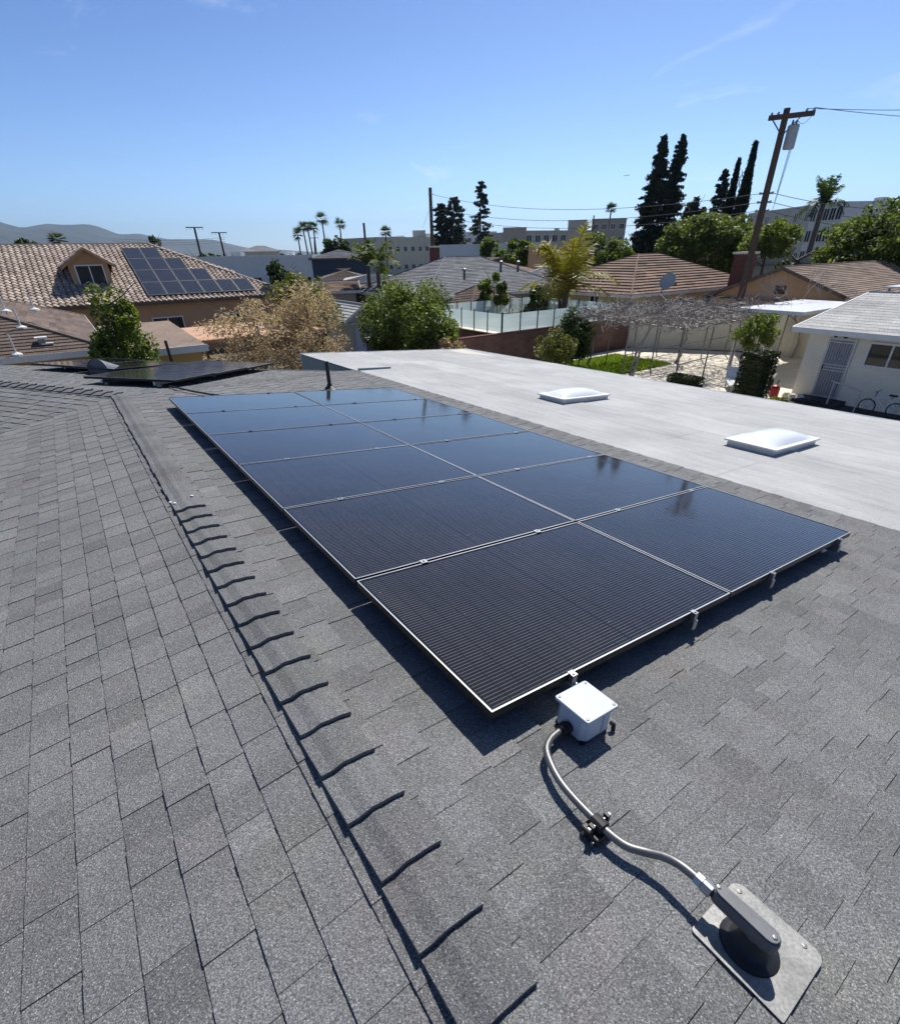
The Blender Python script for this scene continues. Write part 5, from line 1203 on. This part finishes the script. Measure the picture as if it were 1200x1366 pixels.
tree('palm_bush','small spiky green tree behind the pool fence',at(660,362,37),at(660,362,37).z,1.1,'leaf_mid',1800,.16,.45,83,'round',16,tonebias=.05)
baretree('leafless grey shrub behind the pool fence, left of the spiky tree',at(607,430,34),3.1,84,1.1,depth=4,r0=.05)
baretree('leafless grey brush behind the pool fence, right of the spiky tree',at(690,410,36),2.9,85,1.3,depth=4,r0=.05)
tree('dark_shrub_tree','dark shrub beneath the golden palm',at(722,376,38),at(722,376,38).z,1.5,'leaf_dark',2500,.15,.05,86,'round',26)
tree('loquat_tree','olive green tree between golden palm and conifers',at(812,305,62),at(812,305,62).z,3.0,'leaf_mid',8000,.20,.2,87,'round',40,tonebias=-.1)
tree('street_tree','mid green tree behind the grey hip roofs',at(690,318,80),at(690,318,80).z,3.2,'leaf_mid',2600,.34,.2,88,'round',26)
tree('street_tree','smaller mid green tree left of the grey ridge vents',at(655,318,80),at(655,318,80).z,2.0,'leaf_mid',1600,.32,.2,89,'round',18)
conifer('tall_conifer','left of the two very tall dark conifers',at(886,183,82),at(886,183,82).z,3.2,90,n=30000,leaf=.24,group='tall dark conifers',nw=90,power=.75,gap=.2)
conifer('tall_conifer','right of the two very tall dark conifers',at(911,181,84),at(911,181,84).z,2.2,91,n=21000,leaf=.24,group='tall dark conifers',nw=80,power=.62,gap=.3)
conifer('pine_tree','slim ragged pine between the conifers and the cypresses',at(968,226,88),at(968,226,88).z,2.9,92,n=9000,leaf=.26,nw=46,gap=.34,power=.8)
tree('cypress','shorter thin dark cypress spire beside the utility pole',at(986,212,80),at(986,212,80).z,.95,'leaf_conifer',9000,.34,.03,93,'spire',300,clump=.07,group='thin cypress spires')
tree('cypress','taller thin dark cypress spire beside the utility pole',at(1008,190,78),at(1008,190,78).z,1.25,'leaf_conifer',12000,.34,.03,94,'spire',400,clump=.06,group='thin cypress spires')
conifer('pine_tree','left pine of the dark pair behind the timber pole',at(588,272,120),at(588,272,120).z,2.8,95,n=8000,leaf=.32,nw=44,power=.35,gap=.2,group='far pines')
conifer('pine_tree','right broader pine of the dark pair behind the timber pole',at(604,264,118),at(604,264,118).z,3.4,96,n=9500,leaf=.32,nw=44,power=.3,gap=.15,group='far pines')
conifer('pine_tree','tall slender open pine right of the dark pair',at(641,242,112),at(641,242,112).z,2.5,97,n=7500,leaf=.32,nw=44,power=.35,gap=.45,group='far pines')
tree('ash_tree','large green tree in front of the utility pole top houses',at(955,279,64),at(955,279,64).z,5.2,'leaf_mid',26000,.18,.3,98,'round',170,ry=4.5,clump=.24,tonebias=-.02)
tree('ash_tree','loose green tree right of the utility pole',at(1035,287,60),at(1035,287,60).z,3.0,'leaf_mid',7000,.17,.5,99,'round',50,clump=.3,tonebias=.1)
tree('broad_tree','massive rounded green tree at the right frame edge',at(1232,258,56),at(1232,258,56).z,5.6,'leaf_mid',34000,.19,.1,100,'round',220,ry=6,clump=.22,tonebias=-.03)
palm('tall_palm','tall feather palm standing against the white apartments',at(1098,272,85),at(1098,272,85).z,'leaf_dark',20,3.3,101,droop=.55,ll=.75,lw=.07,tr=.30,tone_=.5,nl=26,up=(.2,1.8))
tree('hedge_row','dark clipped hedge row in front of the twin gables',at(1050,349,52),at(1050,349,52).z,3.2,'leaf_dark',2600,.2,.05,102,'round',26,ry=1.0,cat='hedge')
baretree('leafless pale branching tree in front of the tan roof',lot(31.4,12.9),5.0,103,.8,depth=5,r0=.07)
tree('street_tree','small grey green tree behind the right tall conifer',at(930,260,100),at(930,260,100).z,2.2,'leaf_conifer',1800,.4,.4,104,'round',20,tonebias=.3)
tree('round_tree','dark rounded tree behind the far fan palms',at(447,313,150),at(447,313,150).z,4.3,'leaf_dark',3500,.5,.05,105,'round',40,ry=3)
tree('round_tree','dark low tree over the tiled roof ridge at the left',at(33,318,120),at(33,318,120).z,4.4,'leaf_dark',3000,.5,.3,106,'round',32,ry=3)
tree('round_tree','small dark tree behind the hip end of the tiled roof',at(201,314,120),at(201,314,120).z,2.3,'leaf_dark',1500,.45,.3,107,'round',18)
tree('round_tree','low green tree at the right of the tiled roof hip',at(256,330,110),at(256,330,110).z,2.4,'leaf_dark',1200,.4,.2,108,'round',16)
for i,(x,y,D,w,lb) in enumerate(((397,313,165,1.8,'leftmost'),(404,305,160,1.8,'second from the left'),(410,303,162,1.6,'third from the left'),(418,304,160,1.6,'fourth from the left'),(429,293,158,2.0,'tallest'),(453,300,160,1.8,'rightmost'))):
    q=at(x,y,D); fanpalm('%s of the far fan palms on the skyline'%lb,q,q.z,200+i,w,'far fan palms')
for i,(x,y,D,lb) in enumerate(((514,310,140,'small far fan palm above the cream apartments'),(78,321,115,'tiny fan palm on the skyline over the tiled roof'),(815,279,150,'tiny palm on top of the taupe apartment block'))):
    q=at(x,y,D); fanpalm(lb,q,q.z,220+i,1.5)
# far treeline and rooftops that read as one mass
rng=np.random.default_rng(55); C=[];T=[]
for k in range(620):
    x=rng.uniform(-500,1700); D=rng.uniform(190,420); q=at(x,340,D); H=rng.uniform(2.5,6.2); r=rng.uniform(2.5,6.5); m=150
    d=rng.normal(size=(m,3)); d/=np.linalg.norm(d,axis=1)[:,None]; d*=rng.uniform(.4,1,size=(m,1))*np.array([r,r,H*.5]); C.append(d+np.array([q.x,q.y,H*.5])); T.append(np.clip(rng.normal(.4+.12*rng.normal(),.2,m),0,1))
tag(link('distant_trees',quads_mesh('distant_trees',leafquads(np.concatenate(C),1.15,rng,.2,1.3),np.concatenate(T),M['leaf_dark'])),'hazy line of far off trees along the horizon','trees',kind='stuff')

# ------------------------------------------------------------------ utility poles and wires
pb=at(986,403,38.0); pt=at(1050,144,38.0)
pole=thing('utility_pole','tall dark timber utility pole with crossarm and transformer at the right','utility pole',Matrix.Translation((pb.x,pb.y,0)))
lean=(pt-Vector((pb.x,pb.y,pt.z))); H=pt.z
b=MB(); b.tube([(0,0,-.3),(lean.x*.5,lean.y*.5,H*.5),(lean.x,lean.y,H)],[.21,.18,.15],10); b.build('post',M['wood'],pole)
rt=Vector((0.86,-0.51,0)).normalized()     # crossarm direction
tp=Vector((lean.x,lean.y,H-.35)); fr=frame(tp,rt,Vector((0,0,1)))
b=MB(); b.box(-.75,1.30,-.10,.10,.12,.30); b.build('crossarm',M['wood'],pole,fr)
for x in (-.65,-.35,.9,1.22):
    b=MB(); b.lathe([(.05,0),(.075,.04),(.05,.08),(.07,.12),(.03,.18)],8); b.build('insulator',M['tank'],pole,Matrix.Translation(tp+rt*x+Vector((0,0,.07))))
b=MB(); b.tube([tp+rt*.75,tp+Vector((0,0,-.8))],.03,5); b.tube([tp-rt*.6,tp+Vector((0,0,-.7))],.03,5); b.build('brace',M['galv'],pole)
trp=tp+rt*.50+Vector((0,0,-1.35))
b=MB(); b.lathe([(.24,0),(.27,.05),(.27,.95),(.24,1.0)],16); tk=b.build('transformer',M['tank'],pole,Matrix.Translation(trp))
for (x,y) in ((-.1,0),(.12,.05)):
    b=MB(); b.lathe([(.04,1.0),(.07,1.04),(.04,1.08),(.06,1.13),(.02,1.2)],8,(x,y,0)); b.build('bushing',M['castgrey'],tk)
for k,z in enumerate((H-3.55,H-3.95,H-4.35)):
    c=Vector((lean.x*z/H,lean.y*z/H,z))
    b=MB(); b.box(-.28,.28,-.04,.04,-.04,.04); b.build('bracket',M['steel'],pole,frame(c,rt,Vector((0,0,1))))
    for s in (-1,1):
        b=MB(); b.lathe([(.04,-.06),(.06,-.02),(.06,.03),(.04,.07)],8); b.build('insulator',M['tank'],pole,Matrix.Translation(c+rt*.3*s))
def wire(label,p,q,sag,r=.014,n=24,group='overhead wires'):
    p,q=Vector(p),Vector(q); pts=[]
    for k in range(n+1):
        t=k/n; v_=lerp(p,q,t); v_.z-=4*sag*t*(1-t); pts.append(v_)
    b=MB(); b.tube(pts,r,4,cap=False); return tag(b.build('overhead_wire',M['wire']),label,'wire',group)
P0=Vector((pb.x,pb.y,0))
pm=at(573.5,250,62.0); pmb=at(579,388,62.0)
mid=thing('timber_pole','bare dark timber pole standing behind the pool at the centre','utility pole',Matrix.Translation((pmb.x,pmb.y,0)))
lm=pm-Vector((pmb.x,pmb.y,pm.z)); b=MB(); b.tube([(0,0,-.3),(lm.x,lm.y,pm.z)],[.22,.16],9); b.build('post',M['wood'],mid)
for z in (pm.z-.5,pm.z-1.6,pm.z-2.1,pm.z-2.6):
    b=MB(); b.lathe([(.10,-.08),(.2,-.03),(.2,.03),(.1,.08)],8); b.build('insulator',M['steel'],mid,Matrix.Translation((lm.x*z/pm.z,lm.y*z/pm.z,z)))
nm=['upper','middle','lower']
for k,z in enumerate((H-3.55,H-3.95,H-4.35)):
    c=P0+Vector((lean.x*z/H,lean.y*z/H,z)); zz=pm.z-(.5,1.6,2.2)[k]
    wire('%s low voltage wire from the utility pole to the centre timber pole'%nm[k],c-rt*.3,Vector((pmb.x+lm.x,pmb.y+lm.y,zz)),1.0)
    wire('%s low voltage wire from the utility pole out past the right edge'%nm[k],c+rt*.3,at(1330,272+16*k,46),.5)
for k,x in enumerate((.9,1.22)):
    wire('%s high wire from the crossarm out past the right edge'%['rear','front'][k],P0+tp+rt*x+Vector((0,0,.25)),at(1420,132+26*k,60),.25)
for k in range(3):
    z=(H-3.55,H-3.95,H-4.35)[k]; c=P0+Vector((lean.x*z/H,lean.y*z/H,z))
    wire('%s looping drop wire hanging from the transformer'%['left','middle','right'][k],P0+trp+Vector((.12+.06*k,.05,1.05-.1*k)),c+rt*.5,-.0 if k==3 else .45,.012,14,'transformer drop wires')
wire('short jumper wire from the crossarm end to the transformer',P0+tp+rt*1.22,P0+trp+Vector((.1,0,1.2)),.25,.010,12)
for k in range(2): wire('thin service wire from the utility pole toward the %s house'%['yellow','tan'][k],P0+Vector((lean.x*.6,lean.y*.6,H-4.3)),(lot(40,25,4.3),lot(44,20,3.9))[k],.4,.012)
wire('thin guy wire slanting from the centre timber pole',Vector((pmb.x+lm.x,pmb.y+lm.y,pm.z-1.4)),at(563,305,75),.1,.012)
def smallpole(label,x0,y0,x1,y1,D,arm=True,r=.16):
    p,q=at(x0,y0,D),at(x1,y1,D); t=thing('utility_pole',label,'utility pole',Matrix.Translation((p.x,p.y,0)),'far utility poles'); l=q-Vector((p.x,p.y,q.z))
    b=MB(); b.tube([(0,0,0),(l.x,l.y,q.z)],[r*1.2,r],7); b.build('post',M['wood'],t)
    if arm:
        rd=Vector((p.y,-p.x,0)).normalized(); b=MB(); b.box(-1.3,1.3,-.07,.07,-.5,-.34); b.build('crossarm',M['wood'],t,frame(Vector((l.x,l.y,q.z)),rd,Vector((0,0,1))))
        for s in (-1.2,-.6,.6,1.2): b=MB(); b.lathe([(.05,0),(.08,.06),(.03,.15)],6); b.build('insulator',M['tank'],t,Matrix.Translation(Vector((l.x,l.y,q.z-.34))+rd*s))
smallpole('left of the two leaning far utility poles over the tiled roof hip',267,337,259,303,105)
smallpole('right of the two leaning far utility poles over the tiled roof hip',300,338,292,310,115)
smallpole('short dark far utility pole left of the cream apartments',488,333,485,297,110,False,.2)
smallpole('thin far mast standing on the taupe apartment block',791,300,792,287,140,False,.14)
smallpole('faint far pole with crossarm between the fan palms',417,335,419,317,190)
for k in range(3): wire('thin far wire between the leaning left poles, %s'%nm[k],at(150,318+3*k,110),at(300,316+3*k,115),.4,.02)
# far airliner
pa=at(835,234,900.0); t=thing('airplane','tiny distant airplane low in the sky left of the conifers','airplane',Matrix.Translation(pa)@Matrix.Rotation(R(-12),4,'Z'))
b=MB(); b.tube([(-3.6,0,0),(-3.0,0,.1),(2.6,0,.1),(4.2,0,.35)],[.12,.42,.42,.06],8); b.build('fuselage',M['tank'],t)
b=MB(); b.add([(-.6,0,0),(.8,0,0),(1.3,4.4,.2),(.6,4.4,.2),(-.6,0,-.08),(.8,0,-.08),(1.3,4.4,.14),(.6,4.4,.14)],[(0,1,2,3),(7,6,5,4),(0,4,5,1),(1,5,6,2),(2,6,7,3),(3,7,4,0)]); b.add([(-.6,0,0),(.8,0,0),(1.3,-4.4,.2),(.6,-4.4,.2),(-.6,0,-.08),(.8,0,-.08),(1.3,-4.4,.14),(.6,-4.4,.14)],[(3,2,1,0),(4,5,6,7),(1,5,4,0),(2,6,5,1),(3,7,6,2),(0,4,7,3)]); b.build('wing',M['tank'],t)
b=MB(); b.prism([(3.0,.1),(4.2,.2),(4.4,1.5),(3.9,1.5)],-.05,.05); b.v=[(p[0],p[2],p[1]) for p in b.v]; b.build('tail_fin',M['tank'],t)

# ------------------------------------------------------------------ haze over the basin
hz,nt,b_,out=newmat('valley_haze'); nt.nodes.remove(b_)
pv=N(nt,'VolumePrincipled'); pv.inputs['Color'].default_value=(0.58,0.80,1.0,1); pv.inputs['Density'].default_value=0.6e-4; pv.inputs['Anisotropy'].default_value=0.6
nt.links.new(pv.outputs[0],out.inputs['Volume'])
b=MB(); b.box(-13000,13000,-4000,17000,-5.0,760.0); tag(b.build('haze',hz),'thin bluish haze over the valley','haze',kind='stuff')
